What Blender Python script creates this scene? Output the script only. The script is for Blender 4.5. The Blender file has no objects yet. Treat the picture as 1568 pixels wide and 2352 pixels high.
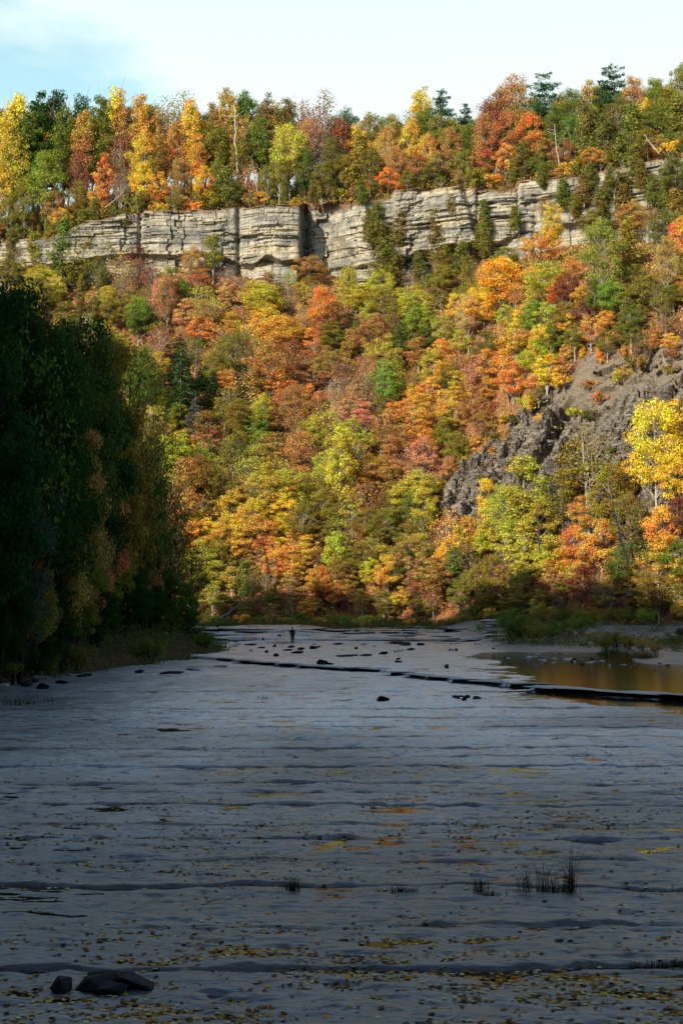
import bpy, bmesh, math, random
import numpy as np
from mathutils import Vector, Matrix

# ------------------------------------------------------------------ camera, sky, sun, exposure
F = 3266.7            # focal length in pixels of a 1568 x 2352 picture
CAMZ = 4.0
scene = bpy.context.scene
COL = scene.collection
cam_d = bpy.data.cameras.new("camera")
cam = bpy.data.objects.new("camera", cam_d)
COL.objects.link(cam)
cam_d.sensor_fit = 'VERTICAL'
cam_d.sensor_height = 36.0
cam_d.sensor_width = 24.0
cam_d.lens = 50.0
cam_d.clip_start = 0.5
cam_d.clip_end = 5000
PITCH = math.atan(224 / F)
cam.location = (0, 0, CAMZ)
cam.rotation_euler = (math.radians(90) + PITCH, 0, 0)
scene.camera = cam

SUN_AZ = math.radians(42)     # the sun stands behind the camera, this far round to its left
SUN_EL = math.radians(27)
sd = Vector((-math.sin(SUN_AZ) * math.cos(SUN_EL), -math.cos(SUN_AZ) * math.cos(SUN_EL), math.sin(SUN_EL)))
sun_d = bpy.data.lights.new("sun", 'SUN')
sun_d.energy = 5.0
sun_d.angle = math.radians(0.5)
sun_d.color = (1.0, 0.87, 0.66)
sun = bpy.data.objects.new("sun", sun_d)
COL.objects.link(sun)
sun.rotation_euler = sd.to_track_quat('Z', 'Y').to_euler()

world = bpy.data.worlds.new("World")
scene.world = world
world.use_nodes = True
wn = world.node_tree
wn.nodes.clear()
def WN(t, **k):
    n = wn.nodes.new(t)
    for a, b in k.items():
        setattr(n, a, b)
    return n
w_out = WN('ShaderNodeOutputWorld')
w_bg = WN('ShaderNodeBackground')
w_sky = WN('ShaderNodeTexSky')
w_sky.sky_type = 'NISHITA'
w_sky.sun_disc = False
w_sky.sun_elevation = SUN_EL
w_sky.sun_rotation = math.atan2(sd.x, sd.y)
w_bg.inputs['Strength'].default_value = 0.12
w_tc = WN('ShaderNodeTexCoord')
w_map = WN('ShaderNodeMapping')
w_map.inputs['Scale'].default_value = (1.6, 1.6, 4.5)
w_map.inputs['Location'].default_value = (0.35, 0.1, 0.55)
w_noise = WN('ShaderNodeTexNoise')
w_noise.inputs['Scale'].default_value = 2.3
w_noise.inputs['Detail'].default_value = 6
w_noise.inputs['Roughness'].default_value = 0.55
w_sep = WN('ShaderNodeSeparateXYZ')
w_r1 = WN('ShaderNodeMapRange')     # more cloud to the north (+y) than behind
w_r1.inputs['From Min'].default_value = 0.35
w_r1.inputs['From Max'].default_value = 0.95
w_r1.inputs['To Min'].default_value = -0.28
w_r1.inputs['To Max'].default_value = 0.12
w_r2 = WN('ShaderNodeMapRange')     # and to the right
w_r2.inputs['From Min'].default_value = -0.25
w_r2.inputs['From Max'].default_value = 0.1
w_r2.inputs['To Min'].default_value = -0.09
w_r2.inputs['To Max'].default_value = 0.09
w_a1 = WN('ShaderNodeMath', operation='ADD')
w_a2 = WN('ShaderNodeMath', operation='ADD')
w_ramp = WN('ShaderNodeValToRGB')
w_ramp.color_ramp.elements[0].position = 0.45
w_ramp.color_ramp.elements[1].position = 0.60
w_ramp.color_ramp.elements[0].color = (.42, .42, .42, 1)
w_r3 = WN('ShaderNodeMapRange')     # clear blue high up and behind
w_r3.inputs['From Min'].default_value = 0.30
w_r3.inputs['From Max'].default_value = 0.75
w_r3.inputs['To Min'].default_value = 1.0
w_r3.inputs['To Max'].default_value = 0.10
w_r4 = WN('ShaderNodeMapRange')
w_r4.inputs['From Min'].default_value = -0.3
w_r4.inputs['From Max'].default_value = 0.4
w_r4.inputs['To Min'].default_value = 0.25
w_r4.inputs['To Max'].default_value = 1.0
w_m1 = WN('ShaderNodeMath', operation='MULTIPLY')
w_m2 = WN('ShaderNodeMath', operation='MULTIPLY')
w_mix = WN('ShaderNodeMix', data_type='RGBA')
w_mix.inputs['B'].default_value = (5.7, 6.35, 6.1, 1)
w_gain = WN('ShaderNodeMix', data_type='RGBA', blend_type='MULTIPLY')
w_gain.inputs['Factor'].default_value = 1.0
w_gain.inputs['B'].default_value = (.75, 1.6, 1.35, 1)
L = wn.links.new
L(w_tc.outputs['Generated'], w_map.inputs['Vector'])
L(w_map.outputs['Vector'], w_noise.inputs['Vector'])
L(w_tc.outputs['Generated'], w_sep.inputs['Vector'])
L(w_sep.outputs['Y'], w_r1.inputs['Value'])
L(w_sep.outputs['X'], w_r2.inputs['Value'])
L(w_noise.outputs['Fac'], w_a1.inputs[0])
L(w_r1.outputs['Result'], w_a1.inputs[1])
L(w_a1.outputs[0], w_a2.inputs[0])
L(w_r2.outputs['Result'], w_a2.inputs[1])
L(w_a2.outputs[0], w_ramp.inputs['Fac'])
L(w_sep.outputs['Z'], w_r3.inputs['Value'])
L(w_sep.outputs['Y'], w_r4.inputs['Value'])
L(w_ramp.outputs['Color'], w_m1.inputs[0])
L(w_r3.outputs['Result'], w_m1.inputs[1])
w_m3 = WN('ShaderNodeMath', operation='MULTIPLY')
L(w_r3.outputs['Result'], w_m3.inputs[0])
L(w_r4.outputs['Result'], w_m3.inputs[1])
L(w_m3.outputs[0], w_gain.inputs['Factor'])
L(w_m1.outputs[0], w_m2.inputs[0])
L(w_r4.outputs['Result'], w_m2.inputs[1])
L(w_m2.outputs[0], w_mix.inputs['Factor'])
L(w_sky.outputs['Color'], w_gain.inputs['A'])
L(w_gain.outputs['Result'], w_mix.inputs['A'])
L(w_mix.outputs['Result'], w_bg.inputs['Color'])
L(w_bg.outputs['Background'], w_out.inputs['Surface'])

scene.view_settings.view_transform = 'Standard'
scene.view_settings.look = 'None'
scene.view_settings.exposure = 0.6
scene.view_settings.gamma = 1.0
scene.render.engine = 'CYCLES'
scene.cycles.max_bounces = 6
scene.cycles.diffuse_bounces = 2
scene.cycles.glossy_bounces = 3
scene.cycles.transmission_bounces = 3
scene.cycles.use_denoising = True

# ------------------------------------------------------------------ helpers
rng = np.random.default_rng(11)
R = random.Random(5)

def sstep(a, b, x):
    t = np.clip((x - a) / (b - a), 0, 1)
    return t * t * (3 - 2 * t)

def _h(ix, iy, seed):
    n = (ix.astype(np.int64) * 374761393 + iy.astype(np.int64) * 668265263 + seed * 974634777) & 0xffffffff
    n = ((n ^ (n >> 13)) * 1274126177) & 0xffffffff
    n = (n ^ (n >> 16)) & 0xffffffff
    return n / 4294967295.0

def vnoise(x, y, seed=0):
    x = np.asarray(x, float); y = np.asarray(y, float)
    x, y = np.broadcast_arrays(x, y)
    ix = np.floor(x); iy = np.floor(y)
    fx = x - ix; fy = y - iy
    fx = fx * fx * (3 - 2 * fx); fy = fy * fy * (3 - 2 * fy)
    a = _h(ix, iy, seed); b = _h(ix + 1, iy, seed); c = _h(ix, iy + 1, seed); d = _h(ix + 1, iy + 1, seed)
    return (a + (b - a) * fx + (c - a) * fy + (a - b - c + d) * fx * fy) * 2 - 1

def fbm(x, y, seed=0, o=4, g=0.5):
    x = np.asarray(x, float); y = np.asarray(y, float)
    s = 0; a = 1; t = 0
    for k in range(o):
        s = s + a * vnoise(x * 2 ** k + 17.3 * k, y * 2 ** k - 9.1 * k, seed + k)
        t += a; a *= g
    return s / t

def ridged(x, y, seed=0, o=3):
    s = 0; a = 1; t = 0
    for k in range(o):
        s = s + a * (1 - np.abs(vnoise(x * 2 ** k + 5.7 * k, y * 2 ** k, seed + k)) * 2)
        t += a; a *= .5
    return s / t

def at(u, v, Y):
    """the point at distance Y (world y) seen at picture position u, v (1568 x 2352)"""
    yc = (1176 - v) / F
    c, s = math.cos(PITCH), math.sin(PITCH)
    fy = c - yc * s; fz = s + yc * c
    return Vector(((u - 784) / F / fy * Y, Y, CAMZ + fz / fy * Y))

def pix(p):
    c, s = math.cos(PITCH), math.sin(PITCH)
    x, y, z = p[0], p[1], p[2] - CAMZ
    d = y * c + z * s; up = -y * s + z * c
    return 784 + F * x / d, 1176 - F * up / d

def tag(o, label=None, cat=None, group=None, kind=None):
    if label: o['label'] = label
    if cat: o['category'] = cat
    if group: o['group'] = group
    if kind: o['kind'] = kind
    return o

def link(name, data, parent=None, loc=None):
    o = bpy.data.objects.new(name, data)
    COL.objects.link(o)
    if parent: o.parent = parent
    if loc is not None: o.location = loc
    return o

def mesh_np(name, V, Fc, mats=(), smooth=False, attrs=None, mat_idx=None):
    V = np.ascontiguousarray(V, dtype=np.float32); Fc = np.asarray(Fc, dtype=np.int32)
    me = bpy.data.meshes.new(name)
    k = Fc.shape[1]
    me.vertices.add(len(V)); me.loops.add(Fc.size); me.polygons.add(len(Fc))
    me.vertices.foreach_set('co', V.ravel())
    me.loops.foreach_set('vertex_index', Fc.ravel())
    me.polygons.foreach_set('loop_start', np.arange(0, Fc.size, k, dtype=np.int32))
    if mat_idx is not None:
        me.polygons.foreach_set('material_index', np.asarray(mat_idx, dtype=np.int32))
    for m in mats: me.materials.append(m)
    me.update(calc_edges=True)
    me.polygons.foreach_set('use_smooth', np.full(len(Fc), bool(smooth)))
    for an, av in (attrs or {}).items():
        a = me.attributes.new(an, 'FLOAT', 'POINT')
        a.data.foreach_set('value', np.asarray(av, dtype=np.float32).ravel())
    me.update()
    return me

def grid_faces(nr, nc):
    i = np.arange(nr - 1)[:, None] * nc + np.arange(nc - 1)[None, :]
    i = i.ravel()
    return np.stack([i, i + 1, i + nc + 1, i + nc], 1)

# ------------------------------------------------------------------ materials
class NT:
    def __init__(s, name):
        s.m = bpy.data.materials.new(name); s.m.use_nodes = True
        s.t = s.m.node_tree; s.t.nodes.clear()
        s.out = s.n('ShaderNodeOutputMaterial')
    def n(s, t, **k):
        ins = k.pop('ins', {})
        x = s.t.nodes.new(t)
        for a, b in k.items(): setattr(x, a, b)
        for a, b in ins.items(): s.set(x.inputs[a], b)
        return x
    def set(s, sock, v):
        if isinstance(v, bpy.types.NodeSocket): s.t.links.new(v, sock)
        elif isinstance(v, bpy.types.Node): s.t.links.new(v.outputs[0], sock)
        else:
            if isinstance(v, tuple) and len(v) == 3 and sock.type == 'RGBA': v = (*v, 1)
            sock.default_value = v
    def noise(s, vec, scale, detail=4, rough=0.55, dist=0.0):
        return s.n('ShaderNodeTexNoise', ins={'Vector': vec, 'Scale': scale, 'Detail': detail, 'Roughness': rough, 'Distortion': dist}).outputs['Fac']
    def maps(s, vec, scale, loc=(0, 0, 0)):
        return s.n('ShaderNodeMapping', ins={'Vector': vec, 'Scale': scale, 'Location': loc}).outputs[0]
    def rng(s, v, a, b, c=0.0, d=1.0):
        return s.n('ShaderNodeMapRange', ins={'Value': v, 'From Min': a, 'From Max': b, 'To Min': c, 'To Max': d}).outputs[0]
    def math(s, op, a, b=0.0):
        x = s.n('ShaderNodeMath', operation=op); s.set(x.inputs[0], a); s.set(x.inputs[1], b); return x.outputs[0]
    def mix(s, f, a, b, bt='MIX'):
        x = s.n('ShaderNodeMix', data_type='RGBA', blend_type=bt)
        s.set(x.inputs['Factor'], f); s.set(x.inputs['A'], a); s.set(x.inputs['B'], b); return x.outputs['Result']
    def pos(s): return s.n('ShaderNodeNewGeometry').outputs['Position']
    def attr(s, nm): return s.n('ShaderNodeAttribute', attribute_name=nm).outputs['Fac']
    def bump(s, h, st, dist=0.1):
        return s.n('ShaderNodeBump', ins={'Height': h, 'Strength': st, 'Distance': dist}).outputs[0]
    def bsdf(s, col, rough=0.8, spec=0.3, normal=None, **ins):
        b = s.n('ShaderNodeBsdfPrincipled', ins={'Base Color': col, 'Roughness': rough, 'Specular IOR Level': spec, **ins})
        if normal is not None: s.set(b.inputs['Normal'], normal)
        s.t.links.new(b.outputs[0], s.out.inputs['Surface']); return b

def mat_leaf(name, trans=0.32, patch=3.2):
    k = NT(name)
    oi = k.n('ShaderNodeObjectInfo')
    tc = k.n('ShaderNodeTexCoord').outputs['Object']
    off = k.n('ShaderNodeVectorMath', operation='ADD')
    k.set(off.inputs[0], tc); k.set(off.inputs[1], oi.outputs['Random'])
    pn = k.noise(off.outputs[0], patch, 2, 0.6)
    v = k.attr('v')
    hue = k.math('ADD', k.rng(pn, .3, .7, -.045, .05), k.rng(v, 0, 1, -.012, .016))
    hs = k.n('ShaderNodeHueSaturation', ins={'Color': oi.outputs['Color'], 'Hue': k.math('ADD', hue, .5),
             'Value': k.rng(v, 0, 1, .55, 1.35), 'Saturation': k.rng(v, 0, 1, 1.08, .88)})
    d = k.n('ShaderNodeBsdfDiffuse', ins={'Color': hs.outputs[0]})
    t = k.n('ShaderNodeBsdfTranslucent', ins={'Color': hs.outputs[0]})
    mx = k.n('ShaderNodeMixShader', ins={'Fac': trans})
    k.t.links.new(d.outputs[0], mx.inputs[1]); k.t.links.new(t.outputs[0], mx.inputs[2])
    k.t.links.new(mx.outputs[0], k.out.inputs['Surface'])
    return k.m

def mat_bark():
    k = NT('bark')
    oi = k.n('ShaderNodeObjectInfo').outputs['Color']
    tc = k.n('ShaderNodeTexCoord').outputs['Object']
    n = k.noise(k.maps(tc, (30, 30, 6)), 3, 3)
    c = k.mix(k.rng(n, .3, .7), k.mix(1.0, oi, (.45, .42, .4), 'MULTIPLY'), oi)
    k.bsdf(c, .9, .1)
    return k.m

LEAF = mat_leaf('foliage')
NEEDLE = mat_leaf('needles', .12)
BARK = mat_bark()

def mat_hill():
    k = NT('hillside_ground')
    p = k.pos()
    n1 = k.noise(p, .9, 5, .65); n2 = k.noise(p, 5.0, 4, .7); n3 = k.noise(p, .12, 3)
    lit = k.mix(k.rng(n2, .35, .65), (.07, .035, .02), (.27, .13, .065))
    lit = k.mix(k.rng(n1, .42, .62), lit, (.26, .12, .05))
    lit = k.mix(k.rng(n1, .60, .70), lit, (.07, .065, .03))
    st = k.noise(k.maps(p, (1.1, 1.1, 3.6)), 1.0, 6, .75)
    st2 = k.noise(k.maps(p, (.9, .9, 2.6)), 1.3, 5, .7)
    rock = k.mix(k.rng(st, .40, .60), (.030, .027, .025), (.28, .245, .21))
    rock = k.mix(k.rng(st2, .56, .74), rock, (.30, .28, .25))
    scree = k.mix(k.rng(n2, .3, .7), (.09, .076, .06), (.24, .20, .155))
    rk = k.attr('rock'); sc = k.attr('scree')
    rock = k.mix(sc, rock, scree)
    rock = k.mix(k.rng(k.noise(p, .7, 4, .7), .60, .70, 0, .5), rock, (.30, .16, .09))
    col = k.mix(rk, lit, rock)
    h = k.math('ADD', k.math('MULTIPLY', st, .8), n2)
    k.bsdf(col, .95, .1, k.bump(h, .9, .13))
    return k.m

def mat_cliff():
    k = NT('cliff_rock')
    p = k.pos()
    st = k.noise(k.maps(p, (.12, .12, 4.2)), 1.0, 6, .75)
    stw = k.noise(k.maps(p, (.03, .03, .8)), 1.0, 3, .6)
    blot = k.noise(k.maps(p, (.22, .22, .35)), 1.0, 5, .6)
    streak = k.noise(k.maps(p, (1.1, 1.1, .08)), 1.0, 4, .6)
    c = k.mix(k.rng(st, .35, .62), (.15, .14, .12), (.50, .47, .40))
    c = k.mix(k.rng(stw, .48, .7, 0, .75), c, (.60, .50, .33))
    c = k.mix(k.rng(blot, .48, .62, 0, .85), c, (.15, .15, .145))
    c = k.mix(k.rng(streak, .50, .66, 0, .75), c, (.12, .12, .115))
    fine = k.noise(p, 3.0, 5, .7)
    c = k.mix(k.rng(fine, .3, .7), k.mix(1.0, c, (.7, .7, .7), 'MULTIPLY'), c)
    soil = k.attr('soil')
    c = k.mix(soil, c, (.14, .075, .035))
    h = k.math('ADD', st, k.math('MULTIPLY', fine, .5))
    k.bsdf(c, .95, .1, k.bump(h, .8, .08))
    return k.m

def mat_bed():
    k = NT('wet_shale')
    p = k.pos()
    big = k.noise(k.maps(p, (.16, .35, 1)), 1.0, 4, .55)
    mid = k.noise(k.maps(p, (1.1, 5.0, 2)), 1.0, 4, .6)
    fine = k.noise(k.maps(p, (9, 16, 9)), 1.0, 4, .65)
    fleck = k.noise(k.maps(p, (4.2, 19.0, 3)), 1.0, 5, .78)
    fleck2 = k.noise(k.maps(p, (.8, 2.6, 1)), 1.0, 4, .7)
    c = k.mix(k.rng(mid, .3, .7), (.034, .038, .050), (.12, .135, .17))
    c = k.mix(k.rng(big, .4, .65, 0, .5), c, (.11, .10, .085))
    painted_sheen = k.mix(k.rng(mid, .3, .7), (.50, .54, .62), (.86, .90, .98))  # bluish sky sheen painted into the shale colour
    c = k.mix(k.attr('pale'), c, painted_sheen)
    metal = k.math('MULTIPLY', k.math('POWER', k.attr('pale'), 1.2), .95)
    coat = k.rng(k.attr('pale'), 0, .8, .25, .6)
    c = k.mix(k.rng(fleck, .51, .56, 0, .95), c, k.mix(.5, c, (.012, .012, .014)))
    c = k.mix(k.rng(fleck, .44, .38, 0, .5), c, k.mix(1.0, c, (1.5, 1.5, 1.55), 'MULTIPLY'))
    c = k.mix(k.rng(fleck2, .54, .64, 0, .6), c, k.mix(1.0, c, (.45, .42, .38), 'MULTIPLY'))
    mud_shade = k.attr('low')  # mud in hollows and joints, plus painted shade on step faces
    c = k.mix(mud_shade, c, (.045, .035, .022))
    r = k.rng(mid, .3, .7, .35, .55)
    h = k.math('ADD', mid, k.math('MULTIPLY', fine, .25))
    k.bsdf(c, r, .5, k.bump(h, 1.0, .07), **{'Metallic': metal, 'Coat Weight': coat, 'Coat Roughness': .33, 'Coat IOR': 1.6, 'Coat Normal': k.bump(h, 1.0, .05)})
    return k.m

def mat_water(name, col, rough=.06, sc=1.0, bs=.12):
    k = NT(name)
    p = k.pos()
    n = k.noise(k.maps(p, (1.2, 3.2, 1)), sc, 3, .6)
    k.bsdf(col, rough, .5, k.bump(n, bs, .05), IOR=1.33)
    return k.m

def mat_stone(name, a, b, rough=.75, spec=.3, sc=2.0):
    k = NT(name)
    tc = k.n('ShaderNodeTexCoord').outputs['Object']
    n = k.noise(k.maps(tc, (sc, sc, sc * 4)), 1.0, 5, .65)
    f = k.noise(tc, sc * 6, 3, .6)
    c = k.mix(k.rng(n, .3, .7), a, b)
    k.bsdf(c, rough, spec, k.bump(k.math('ADD', n, f), .5, .08))
    return k.m

def mat_plain(name, a, b, sc=4.0, rough=.9, spec=.1):
    k = NT(name)
    p = k.pos()
    n = k.noise(p, sc, 4, .65)
    k.bsdf(k.mix(k.rng(n, .3, .7), a, b), rough, spec, k.bump(n, .5, .1))
    return k.m

M_HILL = mat_hill(); M_CLIFF = mat_cliff(); M_BED = mat_bed()
M_WATER = mat_water('puddle_water', (.020, .017, .012), .05, 1.0, .10)
M_POOL = mat_water('pool_water', (.040, .024, .008), .04, 1.4, .16)
M_SLAB = mat_stone('slab_rock', (.22, .22, .22), (.50, .49, .47), .6, .4)
M_SHALE = mat_stone('shale_block_rock', (.05, .045, .04), (.22, .20, .17), .9, .1)
M_DARKSTONE = mat_stone('dark_slate', (.008, .009, .012), (.030, .032, .038), .8, .15)
M_PALESTONE = mat_stone('pale_stone', (.12, .12, .12), (.33, .32, .30), .7)
M_BANK = mat_plain('bank_soil', (.030, .020, .010), (.10, .05, .02), 3.0)
M_FOREST = mat_plain('ridge_forest', (.012, .015, .008), (.045, .04, .018), .6)
M_PLATEAU = mat_plain('forest_floor', (.05, .03, .015), (.22, .11, .04), 1.5)

# ------------------------------------------------------------------ terrain functions
LEDGE = [(440, 1512), (500, 1516), (560, 1521), (640, 1529), (700, 1534), (790, 1539), (860, 1542), (900, 1549), (940, 1553), (1000, 1560),
         (1060, 1568), (1150, 1572), (1240, 1584), (1330, 1590), (1400, 1596), (1500, 1602), (1568, 1607), (1700, 1615)]
_lx = []; _ly = []
for u, v in LEDGE:
    y = CAMZ * F / (v - 1400); _ly.append(y); _lx.append((u - 784) / F * y)
_lx = [-60] + _lx + [60]; _ly = [150] + _ly + [58]
def ledge_y(x):
    return np.interp(x, _lx, _ly) + .8 * vnoise(x / 1.7, 3.3, 41) + .35 * vnoise(x / .5, 1.3, 42)

def yb(x):   # foot of the far slope
    return np.interp(x, [-120, -50, 0, 15, 23, 36, 50, 70, 120], [226, 219, 209, 202, 194, 176, 158, 135, 105])

_cu = np.array([-500, -200, 0, 250, 450, 570, 640, 700, 800, 900, 980, 1100, 1300, 1450, 1568, 1800, 2200])
_cy = np.interp(_cu, [-400, 0, 400, 690, 1000, 1300, 1568, 2000], [315, 300, 292, 288, 280, 268, 255, 230])
_cb = np.array([640, 645, 645, 632, 632, 655, 655, 655, 655, 672, 640, 610, 560, 550, 550, 540, 540])
_cxx = (_cu - 784) / F * _cy
_czb = CAMZ + (1400 - _cb) / F * _cy
_tu = np.array([-500, -200, 0, 120, 200, 310, 540, 684, 692, 760, 900, 905, 1000, 1190, 1196, 1350, 1480, 1568, 1800, 2200])
_tv = np.array([565, 560, 548, 540, 506, 486, 472, 472, 452, 452, 440, 431, 422, 418, 402, 388, 360, 345, 320, 300])
_ty = np.interp(_tu, _cu, _cy); _txx = (_tu - 784) / F * _ty; _tz = CAMZ + (1400 - _tv) / F * _ty
def yc(x): return np.interp(x, _cxx, _cy)
def zcb(x): return np.interp(x, _cxx, _czb)
def zct(x): return np.interp(x, _txx, _tz)
JOINTS = [(18.3, .04), (22.9, .05), (27, .05), (31.3, .05), (39, .06), (45, .07), (53, .08), (16.2, .11), (20.9, .14), (29.3, .13), (36.5, .16), (49, .16), (25.2, .07), (33.2, .10), (41.5, .12), (58, .14), (70, .14)]
FAR_LEDGES = [(156, .26), (163, .30), (171, .26), (180, .30), (189, .28), (197, .25)]

def bed_low(x, y):
    """large forms of the creek bed, no ripples"""
    x = np.asarray(x, float); y = np.asarray(y, float)
    z = np.zeros(np.broadcast(x, y).shape)
    up = sstep(-.10, .10, y - ledge_y(x))
    z = z + up * (.21 + .10 * np.clip((y - 100) / 50, -.2, 1))
    for k, (ly, h) in enumerate(FAR_LEDGES):
        yy = ly + 3.5 * vnoise(x / 9, 1.0, 60 + k) + 1.2 * vnoise(x / 1.6, 4, 70 + k)
        hh = h * (.75 + .45 * vnoise(x / 6, 7, 80 + k))
        z = z + hh * sstep(-.2, .2, y - yy)
    # shallow pool above the ledge on the right
    m = sstep(9.0, 16, x + 1.6 * vnoise(x / 2.2, y / 5, 31) + .8 * vnoise(x / .7, y / 1.8, 33)) * (1 - sstep(124, 134, y + 3 * vnoise(x / 3, y / 4, 32)))
    z = z - .24 * m * up
    # water along the near side of the ledge
    d = ledge_y(x) - y
    m2 = sstep(5, 14, x + 2 * vnoise(x / 2, y / 3, 35)) * sstep(0, 1.5, d) * (1 - sstep(5, 14, d + 3 * vnoise(x / 2.5, y / 2, 34)))
    z = z - .10 * m2
    # right-hand gravel bank
    rb = sstep(14, 19, x + 1.5 * vnoise(x / 3, y / 5, 36)) * sstep(126, 150, y)
    z = z + .5 * rb
    rb2 = sstep(0, 1, (y - (yb(x) - 26)) / 24) * sstep(12, 22, x)
    z = z + .9 * rb2
    rb3 = sstep(0, 5, x - (.215 * y - 3.5)) * sstep(92, 108, y) * (1 - sstep(128, 140, y))
    z = z + .45 * rb3
    return z

def joint_mask(x, y):
    m = np.zeros(np.broadcast(x, y).shape)
    for k, (jy, dd) in enumerate(JOINTS):
        yy = jy + (.10 + .003 * jy) * vnoise(x / 1.6, 2, 90 + k) + .012 * jy * vnoise(x / 7, 5, 95 + k) + .05 * vnoise(x / .35, 5, 99 + k)
        on = .25 + .75 * sstep(-.5, .1, vnoise(x / (.1 * jy), 6, 150 + k) + (.35 if dd > .1 else 0))
        m = np.maximum(m, on * np.exp(-((y - yy) / (.02 + .0028 * jy)) ** 2))
    return m

def bed_z(x, y):
    z = bed_low(x, y)
    near = 1 - sstep(40, 120, y)
    warp = .35 * vnoise(x / 1.2, y / 1.2, 5)
    a = fbm(x / 1.15, y / .40 + warp, 1, 3)
    ph = np.where(y < 31, y / .17, 31 / .17 + np.log(np.maximum(y, 31) / 31) / .0055)     # ripples grow coarser up the creek
    gs = np.maximum(1, y * .0055 / .17)
    b = fbm(x / (.42 * gs), ph + warp, 2, 3) * gs ** .4
    z = z + a * (.036 + .012 * near) + b * (.036 + .010 * near)
    z = z + .014 * fbm(x / 9, y / 5, 4, 3)
    z = z - .012 * np.maximum(0, ridged(x / 1.3, y / .3, 6, 2) - .55)
    for k, (jy, dd) in enumerate(JOINTS):
        yy = jy + (.10 + .003 * jy) * vnoise(x / 1.6, 2, 90 + k) + .012 * jy * vnoise(x / 7, 5, 95 + k) + .05 * vnoise(x / .35, 5, 99 + k)
        q = y - yy
        z = z - dd * np.exp(-(q / (.022 + .0022 * jy)) ** 2) * (.65 + .35 * vnoise(x / 1.1, 9, 100 + k)) * sstep(-.55, -.1, vnoise(x / (.1 * jy), 6, 130 + k) + (.6 if dd > .1 else 0))
        z = z + (.2 * dd + .022) * sstep(-.02 - .001 * jy, .02 + .001 * jy, q) * np.exp(-np.maximum(q, 0) / (.022 * jy)) * (.7 + .3 * vnoise(x / .9, 4, 140 + k))
        z = z + dd * .12 * sstep(.30, 0, q) * sstep(-.02, .02, q) * (.5 + .5 * vnoise(x / 1.5, 3, 110 + k))
    return z

def hill_low(x, y):
    x = np.asarray(x, float); y = np.asarray(y, float)
    b = yb(x); c = yc(x); z0 = np.where(x < 10, 2.0, np.interp(x, [10, 25, 40, 70], [2.0, 1.7, 1.5, 1.2])); z1 = zcb(x)
    t = np.clip((y - b) / (c - b), -.05, 1.06)
    dome = sstep(12, 34, x)
    s = t + dome * .22 * np.sin(np.clip(t, 0, 1) * math.pi) ** 1.3 + .03 * np.sin(t * 9 + x * .05) * (1 - dome)
    z = z0 + (z1 - z0) * s
    z = z + (1.6 * fbm(x / 22, y / 22, 7, 3) + .5 * fbm(x / 5, y / 5, 8, 2)) * sstep(0, .08, t) * (1 - sstep(.9, 1, t))
    return z

def in_poly(U, V, poly):
    inside = np.zeros(U.shape, bool)
    n = len(poly); j = n - 1
    for i in range(n):
        xi, yi = poly[i]; xj, yj = poly[j]
        c = ((yi > V) != (yj > V)) & (U < (xj - xi) * (V - yi) / (yj - yi + 1e-9) + xi)
        inside ^= c; j = i
    return inside

ROCKPOLY = [(1600, 715), (1510, 755), (1430, 800), (1330, 795), (1270, 845), (1220, 890), (1170, 950), (1120, 1000), (1040, 1065),
            (1000, 1100), (985, 1180), (1010, 1260), (990, 1310), (1060, 1300), (1120, 1270), (1240, 1330), (1400, 1380), (1700, 1400), (1900, 900), (1700, 700)]

RIM_SLOPE = .42
def plateau_z(x, y):
    return float(zct(x)) - .3 + RIM_SLOPE * min(24, max(0, y - float(yc(x))))

def rock_at(U, V): return in_poly(U - 30, V - 8, ROCKPOLY)

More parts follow.
